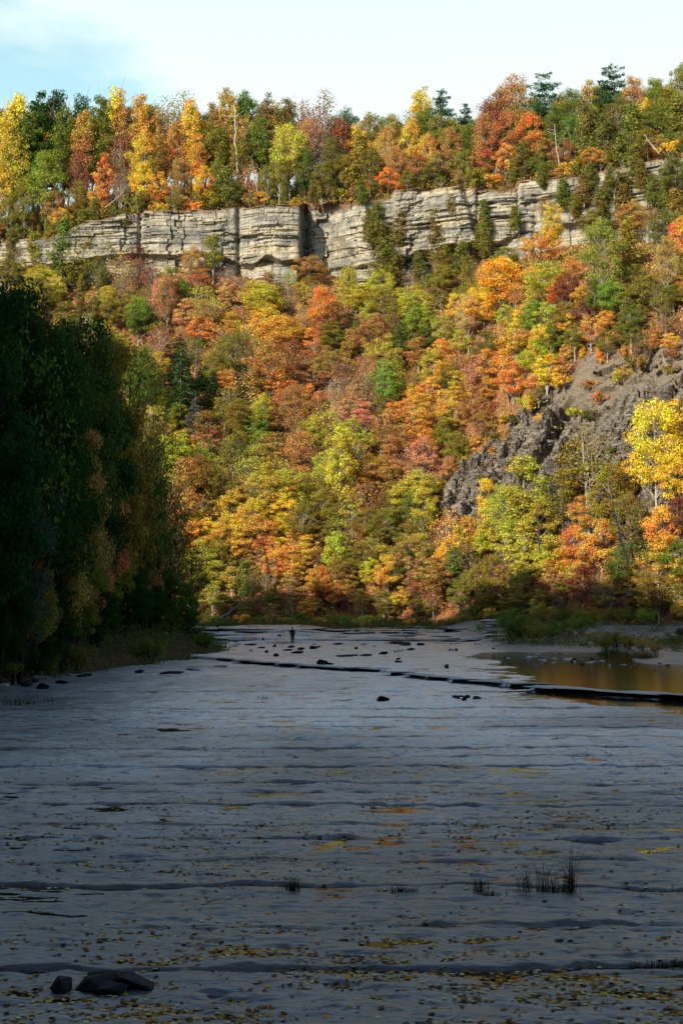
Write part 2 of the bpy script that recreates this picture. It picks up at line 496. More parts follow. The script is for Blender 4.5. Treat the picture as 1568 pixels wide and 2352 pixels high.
# ------------------------------------------------------------------ setting: creek bed
def build_bed():
    nr, nc = 1500, 620
    y = 9 * (215 / 9) ** (np.linspace(0, 1, nr))
    s = np.linspace(-1, 1, nc)
    Y = np.repeat(y[:, None], nc, 1)
    X = s[None, :] * (.31 * Y + 5)
    Z = bed_z(X, Y)
    zl = bed_low(X, Y)
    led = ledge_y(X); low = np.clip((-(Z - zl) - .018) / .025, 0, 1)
    low = np.maximum(low, .9 * joint_mask(X, Y)); low = np.maximum(low, .55 * np.exp(-((Y - led) / .14) ** 2))  # joints dark; the ledge face gets its shade painted in
    rise = np.gradient(zl, axis=0) / np.maximum(np.gradient(Y, axis=0), 1e-4); low = np.maximum(low, sstep(.25, .6, rise) * (Y > 140))  # shade painted on the faces of the far steps too
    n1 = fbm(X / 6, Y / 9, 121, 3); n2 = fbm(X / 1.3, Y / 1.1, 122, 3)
    pale = sstep(18, 62, Y + 9 * n1) * sstep(-.34, .02, X / Y + .10 * n1 + .03 * n2) * (1 - .75 * sstep(.06, .22, X / Y - (Y - 55) * .004 + .08 * n1) * (Y > 48))  # middle and far bed painted lighter in place of sky sheen
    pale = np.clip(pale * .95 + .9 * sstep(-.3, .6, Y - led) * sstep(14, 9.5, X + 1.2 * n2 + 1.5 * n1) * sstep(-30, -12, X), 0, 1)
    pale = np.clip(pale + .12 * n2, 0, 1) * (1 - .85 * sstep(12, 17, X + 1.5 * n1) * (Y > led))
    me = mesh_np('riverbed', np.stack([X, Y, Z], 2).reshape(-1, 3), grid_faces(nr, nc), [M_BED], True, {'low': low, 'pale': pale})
    o = link('riverbed', me); tag(o, 'flat grey shale creek bed with ripples, joints and puddles', 'riverbed', kind='structure')
    # wider surroundings
    g = mesh_np('ground', [(-900, -900, -.6), (900, -900, -.6), (900, 900, -.6), (-900, 900, -.6)], [(0, 1, 2, 3)], [M_BANK])
    tag(link('ground', g), 'ground around the creek', 'ground', kind='structure')
    me = mesh_np('puddle_water', [(-45, 7, -.021), (45, 7, -.021), (45, 100, -.021), (-45, 118, -.021)], [(0, 1, 2, 3)], [M_WATER])
    tag(link('puddle_water', me), 'still puddles in the hollows of the creek bed', 'water', kind='structure')
    xs = np.linspace(4, 60, 200)
    v = np.concatenate([np.stack([xs, ledge_y(xs) + .35, np.full(200, .18)], 1), np.stack([xs, np.full(200, 150.), np.full(200, .18)], 1)])
    me = mesh_np('pool_water', v, grid_faces(2, 200), [M_POOL])
    tag(link('pool_water', me), 'brown shallow pool above the rock ledge', 'water', kind='structure')
    xs = np.linspace(-40, 30, 200)
    for i, (a, b, zz) in enumerate(((157.5, 163, .63), (181, 188, 1.5))):
        y0 = a + 2.5 * vnoise(xs / 9, 1.0, 60 + (0 if i == 0 else 3)); 
        v = np.concatenate([np.stack([xs, y0 + 1.5, np.full(200, zz)], 1), np.stack([xs, np.full(200, b + 1.), np.full(200, zz)], 1)])
        me = mesh_np('stream_water', v, grid_faces(2, 200), [M_POOL])
        tag(link('stream_water', me), 'thin stream lying between the far rock ledges', 'water', kind='structure')
build_bed()

# ------------------------------------------------------------------ setting: far hillside, cliff, plateau
def build_hill():
    nr, nc = 620, 900
    xs = np.linspace(-110, 100, nc)
    t = np.linspace(-.06, 1.05, nr)
    X = np.repeat(xs[None, :], nr, 0)
    Yb = yb(X); Yc = yc(X)
    Y = Yb + (Yc - Yb) * t[:, None]
    Z = hill_low(X, Y)
    c, s = math.cos(PITCH), math.sin(PITCH)
    d = Y * c + (Z - CAMZ) * s; up = -Y * s + (Z - CAMZ) * c
    U = 784 + F * X / d + 22 * fbm(X / 4, Z / 4, 55, 3); V = 1176 - F * up / d + 18 * fbm(X / 4, Z / 4, 57, 3)
    rock = rock_at(U, V).astype(float)
    for _ in range(2):
        rock = (rock + np.roll(rock, 1, 0) + np.roll(rock, -1, 0) + np.roll(rock, 1, 1) + np.roll(rock, -1, 1)) / 5
    scree = sstep(-60, 70, 915 + 130 * fbm(X / 7, Z / 5, 58, 3) - V) * sstep(1170, 1260, U) * rock
    # rock relief: ribs that run down the slope and small bedding steps
    q = X * .85 - Z * .42
    gl = lambda v_: np.minimum(np.abs(v_) * 3.2, 1)      # sharp gullies between broad ribs
    ribs = (gl(fbm(q / 7, Z / 24, 21, 2)) - .6) * 3.6 * (1 - .35 * scree) + (gl(fbm(q / 2.4, Z / 8, 25, 2)) - .6) * 2.6 * (1 - .5 * scree) + ridged(q / 1.6, Z / 1.2, 26, 3) * .45
    zz = Z + .8 * fbm(X / 9, Y / 9, 22, 2)
    lay = np.floor(zz / .75); fr = zz / .75 - lay
    steps = (_h(lay, np.floor(X / 2.2 + _h(lay, lay, 3) * 7), 5) - .5) * 1.3 + .45 * fr
    l2 = np.floor(zz / .31); steps = steps + (_h(l2, np.floor(X / 1.1 + 5 * _h(l2, l2, 8)), 9) - .5) * .75
    gully = -4.5 * np.exp(-((q - (at(1285, 960, 215).x * .85 - at(1285, 960, 215).z * .42)) / .9) ** 2) * sstep(20, 26, Z) * (1 - sstep(33, 37, Z))
    p1 = X + .9 * Z; p2 = Z - .35 * X      # blocks lie along the diagonal ribs
    w1 = 1.2 * fbm(X / 4, Z / 4, 71, 3); w2 = 1.0 * fbm(X / 3, Z / 3, 73, 3)
    c1x = np.floor((p1 + w1) / 6.5); c1y = np.floor((Z + w2) / 3.4 + .8 * _h(c1x, c1x, 74))
    c2x = np.floor((X + w2) / 2.3 + .5 * _h(c1y, c1x, 75)); c2y = np.floor((Z + .6 * w1) / 1.1)
    c3x = np.floor((X - w1) / .9); c3y = np.floor((Z + .3 * w2) / .55)
    blocks = (_h(c1x, c1y, 76) - .5) * 4.2 + (_h(c2x, c2y, 77) - .5) * 2.4 + (_h(c3x, c3y, 78) - .5) * 1.1
    ribs = ribs + blocks * (1 - .45 * scree) * sstep(-.55, .2, fbm(X / 8, Z / 8, 79, 2))
    D = rock * (ribs + steps * (1 - .6 * scree) + gully + .35 * fbm(X / .9, Z / .7, 29, 3)) + (1 - rock) * .35 * fbm(X / 1.2, Y / 1.2, 23, 3)
    X = X - D * .12 * rock; Y = Y - D * (.65 + .15 * rock); Z = Z + D * (.55 - .1 * rock)
    me = mesh_np('hillside', np.stack([X, Y, Z], 2).reshape(-1, 3), grid_faces(nr, nc), [M_HILL], False, {'rock': rock, 'scree': scree})
    tag(link('hillside', me), 'steep slope of leaf litter with a bare grey shale outcrop on the right', 'hillside', kind='structure')

def cliff_disp(X, T, H, Zw):
    """how far the face stands out, X along it, T height above the foot (m), H face height"""
    U = 784 + F * X / yc(X)
    f = T / H
    D = 1.2 * vnoise(X / 16, 1.5, 11) + .5 * vnoise(X / 5, 2.5, 12)
    st = lambda a, w=3: sstep(a - w, a + w, U)
    D = D + 2.6 * (1 - st(688, 2)) - 3.6 * st(688, 2) * (1 - sstep(740, 830, U))       # block left of the cleft, alcove right of it
    D = D - 2.5 * np.exp(-((U - 700) / 9) ** 2)
    D = D + 1.6 * st(906, 2) * (1 - st(1098, 4)) - 2.2 * np.exp(-((U - 1104 + (f - .5) * 60) / 13) ** 2) + 1.6 * st(1198, 2)
    D = D - 1.5 * np.exp(-((U - 1238) / 9) ** 2) * (1 - f) + 1.1 * np.exp(-((U - 620) / 60) ** 2)
    D = D - 1.4 * np.exp(-((U - 545) / 5) ** 2) - 1.1 * np.exp(-((U - 318) / 5) ** 2)
    # overhang above a weaker foot
    D = D - (1.9 + 1.1 * vnoise(X / 9, 4, 13)) * (1 - sstep(.30, .34, f + .05 * vnoise(X / 3, 5, 14)))
    D = D + 2.2 * (1 - sstep(.18, .34, f)) * sstep(575, 590, U) * (1 - sstep(680, 690, U))
    # bedding: irregular layers
    zz = Zw - 58 + .35 * vnoise(X / 14, 0, 15) + .012 * X
    b = np.cumsum(np.r_[0, .18 + .85 * np.random.default_rng(3).random(120) ** 2.2])
    i = np.clip(np.searchsorted(b, zz.ravel()).reshape(zz.shape), 1, 120)
    lo = b[i - 1]; hi = b[i]
    fr = (zz - lo) / (hi - lo)
    cell = np.floor(X / (2.2 + 3.5 * _h(i, i * 0, 8)) + 9 * _h(i, i * 0, 9))
    cell = np.floor(X / (2.2 + 3.5 * _h(i, i * 0, 8)) + 9 * _h(i, i * 0, 9))
    amt = sstep(-.35, .45, vnoise(X / 11, T / 5, 66) + .3 * vnoise(X / 3, T / 2, 67))
    off = (_h(i, np.floor(X / 13 + .4 * f), 6) - .5) * (.25 + .55 * amt) + (_h(i, cell, 7) - .5) * (.25 + .65 * amt)
    D = D + off - (.05 + .16 * amt) * np.exp(-((fr - .02) / .10) ** 2)
    # vertical joints at irregular spacing, each only part of the height
    jr = np.random.default_rng(9)
    jx = -104 + np.cumsum(1.5 + 9 * jr.random(70) ** 1.6)
    Xw = X + .5 * vnoise(X / 2, T / 3, 16) + .25 * np.floor(T / 1.3) * (_h(np.floor(T / 1.3), T * 0, 31) - .5)
    ji = np.clip(np.searchsorted(jx, Xw.ravel()).reshape(X.shape), 1, 69)
    near = np.minimum(Xw - jx[ji - 1], jx[ji] - Xw)
    D = D + (_h(ji, np.floor(T / 6 + .6 * _h(ji, ji, 32)), 17) - .5) * 1.3 - .4 * np.exp(-(near / .14) ** 2) * (vnoise(ji * 3.1, T / 4, 33) > 0)
    D = D + .14 * fbm(X / .8, T / .5, 18, 3)
    return D

def build_cliff():
    nc, nf, nt = 1250, 150, 24
    xs = np.linspace(-102, 98, nc)
    zb_ = zcb(xs); zt = zct(xs) + .25 * vnoise(xs / 2.1, 0, 19) + .3 * (np.floor(3 * vnoise(xs / 6, 3, 20)) / 3)
    H = zt - zb_
    tt = np.linspace(-.28, 1, nf)
    T = tt[:, None] * H[None, :]
    X = np.repeat(xs[None, :], nf, 0)
    D = cliff_disp(X, T, H[None, :], zb_[None, :] + T)
    Y = yc(X) - D; Z = zb_[None, :] + T
    back = np.linspace(.15, 15, nt)
    Xt = np.repeat(xs[None, :], nt, 0)
    Yt = Y[-1][None, :] + back[:, None]
    Zt = zt[None, :] + RIM_SLOPE * np.clip(Yt - yc(Xt), 0, 24) + .25 * fbm(Xt / 1.5, Yt / 1.5, 24, 3)
    soil = np.concatenate([sstep(-.8, 0, Z - zt[None, :] + .5 * vnoise(X / .9, T / .7, 26)) * .8, np.ones_like(Xt)])
    V = np.stack([np.concatenate([X, Xt]), np.concatenate([Y, Yt]), np.concatenate([Z, Zt])], 2).reshape(-1, 3)
    me = mesh_np('cliff', V, grid_faces(nf + nt, nc), [M_CLIFF], False, {'soil': soil})
    tag(link('cliff', me), 'long band of pale layered rock cliff with a dark cleft', 'cliff', kind='structure')
    # plateau behind the edge
    nc, nr = 220, 40
    xs = np.linspace(-320, 320, nc); dy = np.r_[np.linspace(7.5, 40, 24), np.linspace(60, 500, 16)]
    X = np.repeat(xs[None, :], nr, 0); Y = yc(X) + dy[:, None]
    Z = zct(X) - .3 + RIM_SLOPE * np.minimum(dy, 24)[:, None] + .6 * fbm(X / 6, Y / 6, 27, 3)
    me = mesh_np('plateau', np.stack([X, Y, Z], 2).reshape(-1, 3), grid_faces(nr, nc), [M_PLATEAU], True)
    tag(link('plateau', me), 'forest floor above the cliff', 'plateau', kind='structure')
build_hill(); build_cliff()


# ------------------------------------------------------------------ setting: left bank and an unseen gorge ridge, shaped to shade the creek
def bank_edge(y):
    return np.interp(y, [20, 40, 60, 77, 100, 118, 130, 138, 146, 156, 170, 185, 200], [-12, -14, -16.5, -18.3, -15.2, -12.0, -10.8, -11.4, -13.5, -18, -25, -40, -80]) + .7 * vnoise(np.asarray(y) / 3.0, 1, 44)
def bank_z(x, y):
    d = bank_edge(y) - x
    return -.25 + .9 * sstep(-.6, 2.5, d) + .10 * np.clip(d, 0, 30) + .12 * fbm(x / 1.2, y / 1.2, 45, 3) + .35 * sstep(105, 125, y)
def build_banks():
    ys = np.linspace(20, 205, 500); ds = np.r_[-1.2, np.linspace(-.6, 6, 26), np.linspace(7, 50, 20)]
    Y = np.repeat(ys[None, :], len(ds), 0); X = bank_edge(ys)[None, :] - ds[:, None]
    me = mesh_np('left_bank', np.stack([X, Y, bank_z(X, Y)], 2).reshape(-1, 3), grid_faces(len(ds), 500)[:, ::-1], [M_BANK], True)
    tag(link('creek_bank', me), 'low earth bank strewn with leaves', 'bank', kind='structure')
    crest = [(-230, 165), (-170, 160), (-120, 152), (-84, 140), (-68, 105), (-62, 60), (-60, 20), (-56, -20), (-44, -60), (-15, -95), (40, -105), (110, -90), (160, -50)]
    pts = []
    for (a, b) in zip(crest[:-1], crest[1:]):
        n = max(2, int(math.dist(a, b) / 1.5))
        for i in range(n): pts.append((a[0] + (b[0] - a[0]) * i / n, a[1] + (b[1] - a[1]) * i / n))
    pts = np.array(pts); n = len(pts)
    tg = np.gradient(pts, axis=0); tg /= np.linalg.norm(tg, axis=1)[:, None]
    inn = np.stack([-tg[:, 1], tg[:, 0]], 1)      # towards the creek
    dx, dy = math.sin(SUN_AZ), math.cos(SUN_AZ)
    Hh = []
    for i, (cx, cy) in enumerate(pts):
        s = np.arange(0, 420, 1.0); X = cx + dx * s; Y = cy + dy * s
        k = np.argmax(Y >= yb(np.clip(X, -100, 60)) + 6)
        Lh = s[k] if k > 0 else 160
        Hh.append(min(100, 3.5 + Lh * math.tan(SUN_EL)))  # crest height solved so its shadow ends low on the far slope
    Hh = np.array(Hh) + 3.2 * vnoise(np.arange(n) * 1.5 / 9, 0, 47) + 3.0 * vnoise(np.arange(n) * 1.5 / 3.1, 0, 48)
    prof = [(.42, 0), (.40, .12), (.30, .4), (.16, .75), (.05, .96), (0, 1), (-.1, .99), (-1.2, .9)]
    rows = []
    for (q, h) in prof:
        jit = 1.2 * fbm(np.arange(n) / 3, h * 9, 49, 3)
        P = pts + inn * (-1 if True else 1) * 0 + inn * (q * Hh)[:, None] + inn * (jit * (0 < h < 1))[:, None]
        rows.append(np.stack([P[:, 0], P[:, 1], -.5 + Hh * h], 1))
    me = mesh_np('gorge_shade_ridge', np.concatenate(rows), grid_faces(len(prof), n), [M_FOREST])
    tag(link('wooded_shade_ridge', me), 'unseen wooded gorge side, shaped to shade the creek', 'hillside', kind='structure')
build_banks()

# ------------------------------------------------------------------ trees
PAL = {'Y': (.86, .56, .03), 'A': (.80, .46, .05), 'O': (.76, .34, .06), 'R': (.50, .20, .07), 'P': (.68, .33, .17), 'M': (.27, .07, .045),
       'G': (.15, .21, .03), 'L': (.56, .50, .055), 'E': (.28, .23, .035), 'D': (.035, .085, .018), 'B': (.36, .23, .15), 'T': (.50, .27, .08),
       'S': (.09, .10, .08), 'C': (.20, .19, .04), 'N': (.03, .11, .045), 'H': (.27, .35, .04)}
CNAME = {'Y': 'golden yellow', 'A': 'amber', 'O': 'bright orange', 'R': 'rust red', 'P': 'salmon pink', 'M': 'dark maroon', 'G': 'mid green', 'L': 'lime yellow',
         'E': 'olive', 'D': 'dark green', 'B': 'thin brown', 'T': 'russet', 'S': 'grey-green', 'C': 'dull olive', 'N': 'blue-green', 'H': 'fresh green'}

def bed_hit(u, v, ymax=200):
    Y = 3.3 * F / (v - 1400)
    for _ in range(30):
        Y = min(ymax, max(14, Y)); x = (u - 784) / F * Y
        Y = .5 * Y + .5 * (CAMZ - float(bed_low(x, Y))) * F / (v - 1400)
    Y = min(Y, ymax)
    return (u - 784) / F * Y, Y

def tubes(segs, sides=5):
    Vs = []; Fs = []; n = 0
    for pts, rad in segs:
        pts = np.asarray(pts, float); m = len(pts)
        tg = np.gradient(pts, axis=0); tg /= np.linalg.norm(tg, axis=1)[:, None] + 1e-9
        ref = np.array([1., .3, .2]); a = np.cross(tg, ref); a /= np.linalg.norm(a, axis=1)[:, None] + 1e-9
        b = np.cross(tg, a)
        th = np.linspace(0, 2 * math.pi, sides, endpoint=False)
        ring = pts[:, None, :] + np.asarray(rad)[:, None, None] * (np.cos(th)[None, :, None] * a[:, None, :] + np.sin(th)[None, :, None] * b[:, None, :])
        Vs.append(ring.reshape(-1, 3))
        for i in range(m - 1):
            for j in range(sides):
                Fs.append((n + i * sides + j, n + i * sides + (j + 1) % sides, n + (i + 1) * sides + (j + 1) % sides, n + (i + 1) * sides + j))
        n += m * sides
    return np.concatenate(Vs), np.array(Fs)

def leaf_quads(C, N, size, g, aspect=.7, fold=1.0):
    n = len(C)
    N = N / (np.linalg.norm(N, axis=1)[:, None] + 1e-9)
    r = g.normal(size=(n, 3)); T = np.cross(N, r); T /= np.linalg.norm(T, axis=1)[:, None] + 1e-9
    B = np.cross(N, T)
    s = (size * (.6 + .8 * g.random(n)))[:, None]
    v0 = C - T * s * .5; v1 = C + B * s * aspect * .5 - T * s * .06 + N * s * .12 * fold
    v2 = C + T * s * .5; v3 = C - B * s * aspect * .5 + T * s * .08 + N * s * .1 * fold
    V = np.stack([v0, v1, v2, v3], 1).reshape(-1, 3)
    Fc = np.arange(n * 4).reshape(n, 4)
    return V, Fc, np.repeat(g.random(n), 4)

def bez(a, b, c, n=6):
    t = np.linspace(0, 1, n)[:, None]
    return (1 - t) ** 2 * a + 2 * t * (1 - t) * b + t * t * c

def gen_broad(seed, rx=.36, z0=.28, nclump=36, nleaf=3000, leaf=.035, rc=(.07, .13), dens=1.0, trunk_r=.016, lean=.03):
    g = np.random.default_rng(seed)
    cz = (z0 + 1) / 2; rz = (1 - z0) / 2
    top = np.array([g.normal() * lean, g.normal() * lean, .88])
    mid = np.array([g.normal() * lean, g.normal() * lean, .45])
    tr = bez(np.zeros(3), mid, top, 9)
    segs = [(tr, np.linspace(trunk_r, trunk_r * .25, 9))]
    lob = g.random(8)
    cs = []
    tries = 0
    while len(cs) < nclump and tries < 4000:
        tries += 1
        d = g.normal(size=3); d /= np.linalg.norm(d)
        az = (math.atan2(d[1], d[0]) / (2 * math.pi) % 1) * 8
        l = lob[int(az)] * (1 - az % 1) + lob[(int(az) + 1) % 8] * (az % 1)
        r = (.45 + .55 * g.random() ** .6) * (.72 + .36 * l)
        wz = 1 - .25 * max(0, d[2])
        p = np.array([d[0] * rx * r * wz, d[1] * rx * r * wz, cz + d[2] * rz * r * .95])
        if all(np.linalg.norm((p - q) * (1, 1, 1.4)) > .085 for q in cs) or tries > 2500: cs.append(p)
    tips = []
    order = sorted(range(len(cs)), key=lambda i: cs[i][2])
    for j, i in enumerate(order):
        c = cs[i]
        if j % 2 == 0 or len(tips) < 3:
            h = max(z0 * .8, min(.85, c[2] - .10 - .25 * np.hypot(c[0], c[1])))
            k = int(h / .88 * 8); a = tr[min(8, k)]
            b = (a + c) / 2 + np.array([0, 0, -.03]); r0 = trunk_r * .42
        else:
            a = min(tips, key=lambda q: np.linalg.norm(q - c)); b = (a + c) / 2 + np.array([0, 0, .02]); r0 = trunk_r * .22
        pts = bez(a, b, c, 5); segs.append((pts, np.linspace(r0, trunk_r * .08, 5))); tips.append(pts[2])
        for _ in range(2):
            e = c + g.normal(size=3) * np.array([.07, .07, .05]); segs.append((np.array([pts[3], (pts[3] + e) / 2 + (0, 0, .01), e]), np.array([trunk_r * .12, trunk_r * .09, trunk_r * .04])))
    TV, TF = tubes(segs, 5)
    rcs = np.array([rc[0] + (rc[1] - rc[0]) * g.random() for _ in cs]); w = rcs ** 2 * g.uniform(.6, 1.4, len(cs)); w /= w.sum()
    C = []; N = []
    for c, r, ww in zip(cs, rcs, w):
        n = int(nleaf * dens * ww)
        d = g.normal(size=(n, 3)); d /= np.linalg.norm(d, axis=1)[:, None]
        p = d * (g.random(n) ** .45)[:, None] * r * np.array([1.15, 1.15, .62])
        C.append(c + p); N.append(d * .7 + np.array([0, 0, .55]) + g.normal(size=(n, 3)) * .45)
    C = np.concatenate(C); N = np.concatenate(N)
    return (TV, TF), leaf_quads(C, N, leaf, g)

def gen_conifer(seed, rx=.25, z0=.10, nwh=20, per=7, nleaf=5000, leaf=.022, droop=.25, trunk_r=.013, irr=.3, pw=.8):
    g = np.random.default_rng(seed)
    tr = bez(np.zeros(3), np.array([g.normal() * .01, g.normal() * .01, .5]), np.array([0, 0, .99]), 8)
    segs = [(tr, np.linspace(trunk_r, .002, 8))]
    C = []; N = []; brs = []
    for i in range(nwh):
        h = z0 + (1 - z0) * (i + .3 * g.random()) / nwh
        f = (h - z0) / (1 - z0)
        prof = (1 - f) ** .8 * (1 if f > .15 else .7 + 2 * f) + .03
        for k in range(per):
            h = z0 + (1 - z0) * min(.985, (i + g.random() * 1.3) / nwh); f = (h - z0) / (1 - z0); prof = (1 - f) ** pw * (1 if f > .15 else .7 + 2 * f) + .03
            a = 2 * math.pi * (k + g.random()) / per
            ln = rx * prof * (1 - irr + 1.5 * irr * g.random())
            d = np.array([math.cos(a), math.sin(a), 0])
            p0 = np.array([0, 0, h]); p2 = p0 + d * ln + np.array([0, 0, -droop * ln + .10 * ln]); p1 = p0 + d * ln * .5 + np.array([0, 0, .06 * ln])
            brs.append((p0, p1, p2, ln, d))
            if ln > .05: segs.append((bez(p0, p1, p2, 4), np.linspace(.003, .001, 4)))
    tot = sum(b[3] ** 1.5 for b in brs)
    for p0, p1, p2, ln, d in brs:
        n = max(4, int(nleaf * ln ** 1.5 / tot))
        t = (g.random(n) ** .7)[:, None]
        p = (1 - t) ** 2 * p0 + 2 * t * (1 - t) * p1 + t * t * p2
        side = np.array([-d[1], d[0], 0])
        p = p + side * (g.normal(size=(n, 1)) * ln * .20 * (1.1 - .6 * t)) + np.array([0, 0, -1]) * (np.abs(g.normal(size=(n, 1))) * .012)
        C.append(p); N.append(np.array([0, 0, 1.0]) + g.normal(size=(n, 3)) * .5 + d * .25)
    C = np.concatenate(C); N = np.concatenate(N)
    return tubes(segs, 5), leaf_quads(C, N, leaf, g, .45)

def gen_cedar(seed, rx=.2, z0=.05, nleaf=4500, leaf=.028):
    g = np.random.default_rng(seed)
    segs = [(bez(np.zeros(3), np.array([g.normal() * .02, g.normal() * .02, .5]), np.array([0, 0, .93]), 7), np.linspace(.013, .003, 7))]
    C = []; N = []
    m = 60
    for i in range(m):
        h = z0 + (1 - z0) * (i / m) ** .95 * .93
        f = (h - z0) / (1 - z0)
        a = g.random() * 2 * math.pi
        prof = min(1, .55 + 2 * f) * (1 - f) ** .6
        ln = rx * prof * (.55 + .6 * g.random())
        d = np.array([math.cos(a), math.sin(a), .55]); tip = np.array([0, 0, h]) + d * ln
        segs.append((np.array([[0, 0, h], [d[0] * ln * .5, d[1] * ln * .5, h + .2 * ln], tip]), np.array([.003, .002, .001])))
        n = int(nleaf / m * (.4 + 1.2 * prof))
        t = g.random((n, 1)) ** .6
        p = np.array([0, 0, h]) + d * ln * t + g.normal(size=(n, 3)) * np.array([.028, .028, .035])
        C.append(p); N.append(d * .8 * np.array([1, 1, 0]) + g.normal(size=(n, 3)) * .6 + (0, 0, .25))
    return tubes(segs, 4), leaf_quads(np.concatenate(C), np.concatenate(N), leaf, g, .5)

def gen_shrub(seed, nleaf=1400, leaf=.075, rx=.6):
    g = np.random.default_rng(seed)
    cs = [np.array([g.normal() * rx * .42, g.normal() * rx * .42, .25 + .55 * g.random()]) for _ in range(16)]
    segs = [(bez(np.array([c[0] * .2, c[1] * .2, 0]), np.array([c[0] * .5, c[1] * .5, c[2] * .6]), c, 4), np.linspace(.014, .004, 4)) for c in cs]
    C = []; N = []
    for c in cs:
        n = nleaf // 16; d = g.normal(size=(n, 3)); d /= np.linalg.norm(d, axis=1)[:, None]
        p = c + d * (g.random(n) ** .4)[:, None] * np.array([.2, .2, .17]); p[:, 2] = np.abs(p[:, 2])
        C.append(p); N.append(d * .7 + (0, 0, .5) + g.normal(size=(n, 3)) * .4)
    return tubes(segs, 4), leaf_quads(np.concatenate(C), np.concatenate(N), leaf, g)

PROTO = {}
def add_proto(kind, gen, mat=None):
    (tv, tf), (lv, lf, la) = gen
    tm = mesh_np(kind + '_trunk', tv, tf, [BARK], True)
    lm = mesh_np(kind + '_crown', lv, lf, [mat or LEAF], False, {'v': la})
    PROTO.setdefault(kind, []).append((tm, lm))
for s in range(5): add_proto('m', gen_broad(100 + s, rx=.36 + .03 * (s % 3), z0=.26 + .05 * (s % 2), nleaf=7600, leaf=.0205, nclump=44, rc=(.05, .11)))
for s in range(3): add_proto('a', gen_broad(140 + s, rx=.20, z0=.30, nclump=32, nleaf=5200, leaf=.018, rc=(.045, .085)))
for s in range(3): add_proto('b', gen_broad(160 + s, rx=.33, z0=.30, nclump=34, nleaf=1300, leaf=.023, rc=(.09, .15), trunk_r=.017))
for s in range(4): add_proto('M', gen_broad(200 + s, rx=.34, z0=.25 + .06 * (s % 2), nclump=60, nleaf=9500, leaf=.0175, rc=(.05, .11)))
for s in range(4): add_proto('Z', gen_broad(230 + s, rx=.18, z0=.34, nclump=46, nleaf=8000, leaf=.0165, rc=(.04, .085)))
for s in range(2): add_proto('W', gen_broad(220 + s, rx=.30, z0=.30, nclump=50, nleaf=2200, leaf=.020, rc=(.08, .13)))
for s in range(3): add_proto('N', gen_broad(240 + s, rx=.36, z0=.10, nclump=80, nleaf=34000, leaf=.0125, rc=(.045, .10), trunk_r=.013))
for s in range(3): add_proto('c', gen_conifer(300 + s, rx=.26, nleaf=5200, leaf=.026), NEEDLE)
for s in range(2): add_proto('P', gen_conifer(320 + s, rx=.33, z0=.30, nwh=12, per=7, nleaf=8500, leaf=.024, droop=-.05, irr=.6, pw=.38), NEEDLE)
for s in range(2): add_proto('K', gen_conifer(340 + s, rx=.28, z0=.08, nwh=26, per=8, nleaf=38000, leaf=.011, droop=.35), NEEDLE)
for s in range(3): add_proto('j', gen_cedar(400 + s), NEEDLE)
for s in range(4): add_proto('s', gen_shrub(500 + s))
for s in range(3): add_proto('f', gen_shrub(520 + s, 4500, .038))

TREE_NAMES = {'L': 'yellow_green_tree', 'H': 'yellow_green_tree', 'G': 'yellow_green_tree', 'E': 'dull_green_tree', 'T': 'russet_brown_tree', 'B': 'russet_brown_tree', 'C': 'dull_green_tree'}  # same round-crowned trees as maple_tree; names only sort them by leaf colour
NAMES = {'m': 'maple_tree', 'a': 'aspen_tree', 'b': 'sparse_tree', 'M': 'oak_tree', 'Z': 'tall_tree', 'W': 'sparse_tree', 'N': 'bank_tree', 'c': 'hemlock_tree', 'P': 'pine_tree',
         'K': 'hemlock_tree', 'j': 'cedar_tree', 's': 'shrub', 'f': 'bush'}
WORD = {'m': 'round-crowned tree', 'a': 'slender tree', 'b': 'half-bare tree', 'M': 'broad tree', 'Z': 'narrow tree', 'W': 'half-bare tree', 'N': 'shaded tree', 'c': 'hemlock', 'P': 'pine',
        'K': 'shaded hemlock', 'j': 'cedar', 's': 'shrub', 'f': 'bush'}
CAT = {'c': 'conifer', 'P': 'conifer', 'K': 'conifer', 'j': 'conifer', 's': 'shrub', 'f': 'bush'}
BARKC = [(.36, .33, .28), (.18, .15, .12), (.26, .23, .19), (.52, .49, .43), (.12, .10, .08)]
TREES = []

def plant(kind, col, loc, H, wide=1.0, group='trees', bark=None, zone='', seed=None, rz=None, tint=1.0):
    r = R if seed is None else random.Random(seed)
    name_ = TREE_NAMES.get(col, NAMES[kind]) if kind == 'm' else NAMES[kind]
    if kind == 'm' and H > 9.5: kind = 'M'
    tm, lm = r.choice(PROTO[kind])
    root = link(name_, None, loc=loc)
    root.empty_display_size = .5
    root.rotation_euler.z = r.uniform(0, 6.28) if rz is None else rz
    root.scale = (H * wide, H * wide, H)
    t = link('trunk', tm, root); c = link('crown', lm, root)
    b = bark or r.choice(BARKC)
    t.color = (*b, 1)
    k = PAL[col]; j = [r.uniform(.85, 1.15) * tint for _ in range(3)]
    c.color = (min(.95, k[0] * j[0]), min(.9, k[1] * j[1]), k[2] * j[2], 1)
    u, v = pix((loc[0], loc[1], loc[2] + H * .65))
    TREES.append(dict(o=root, k=kind, c=col, u=u, v=v, zone=zone, H=H, g=group))
    return root

def ground(x, y):
    if y >= float(yc(x)): return plateau_z(x, y)
    if y >= float(yb(x)): return float(hill_low(x, y))
    return float(bed_low(x, y))

def on_slope(u, v, frac, H):
    """point of the ground such that a tree of height H there has frac*H on the ray through u, v"""
    for Y in np.arange(135, 330, .5):
        p = at(u, v, Y)
        if Y < float(yb(p.x)) - 1: continue
        if Y > float(yc(p.x)) - 1: break
        g = float(hill_low(p.x, Y))
        if p.z - g <= frac * H:
            return (p.x, Y, g - .15)
    return None

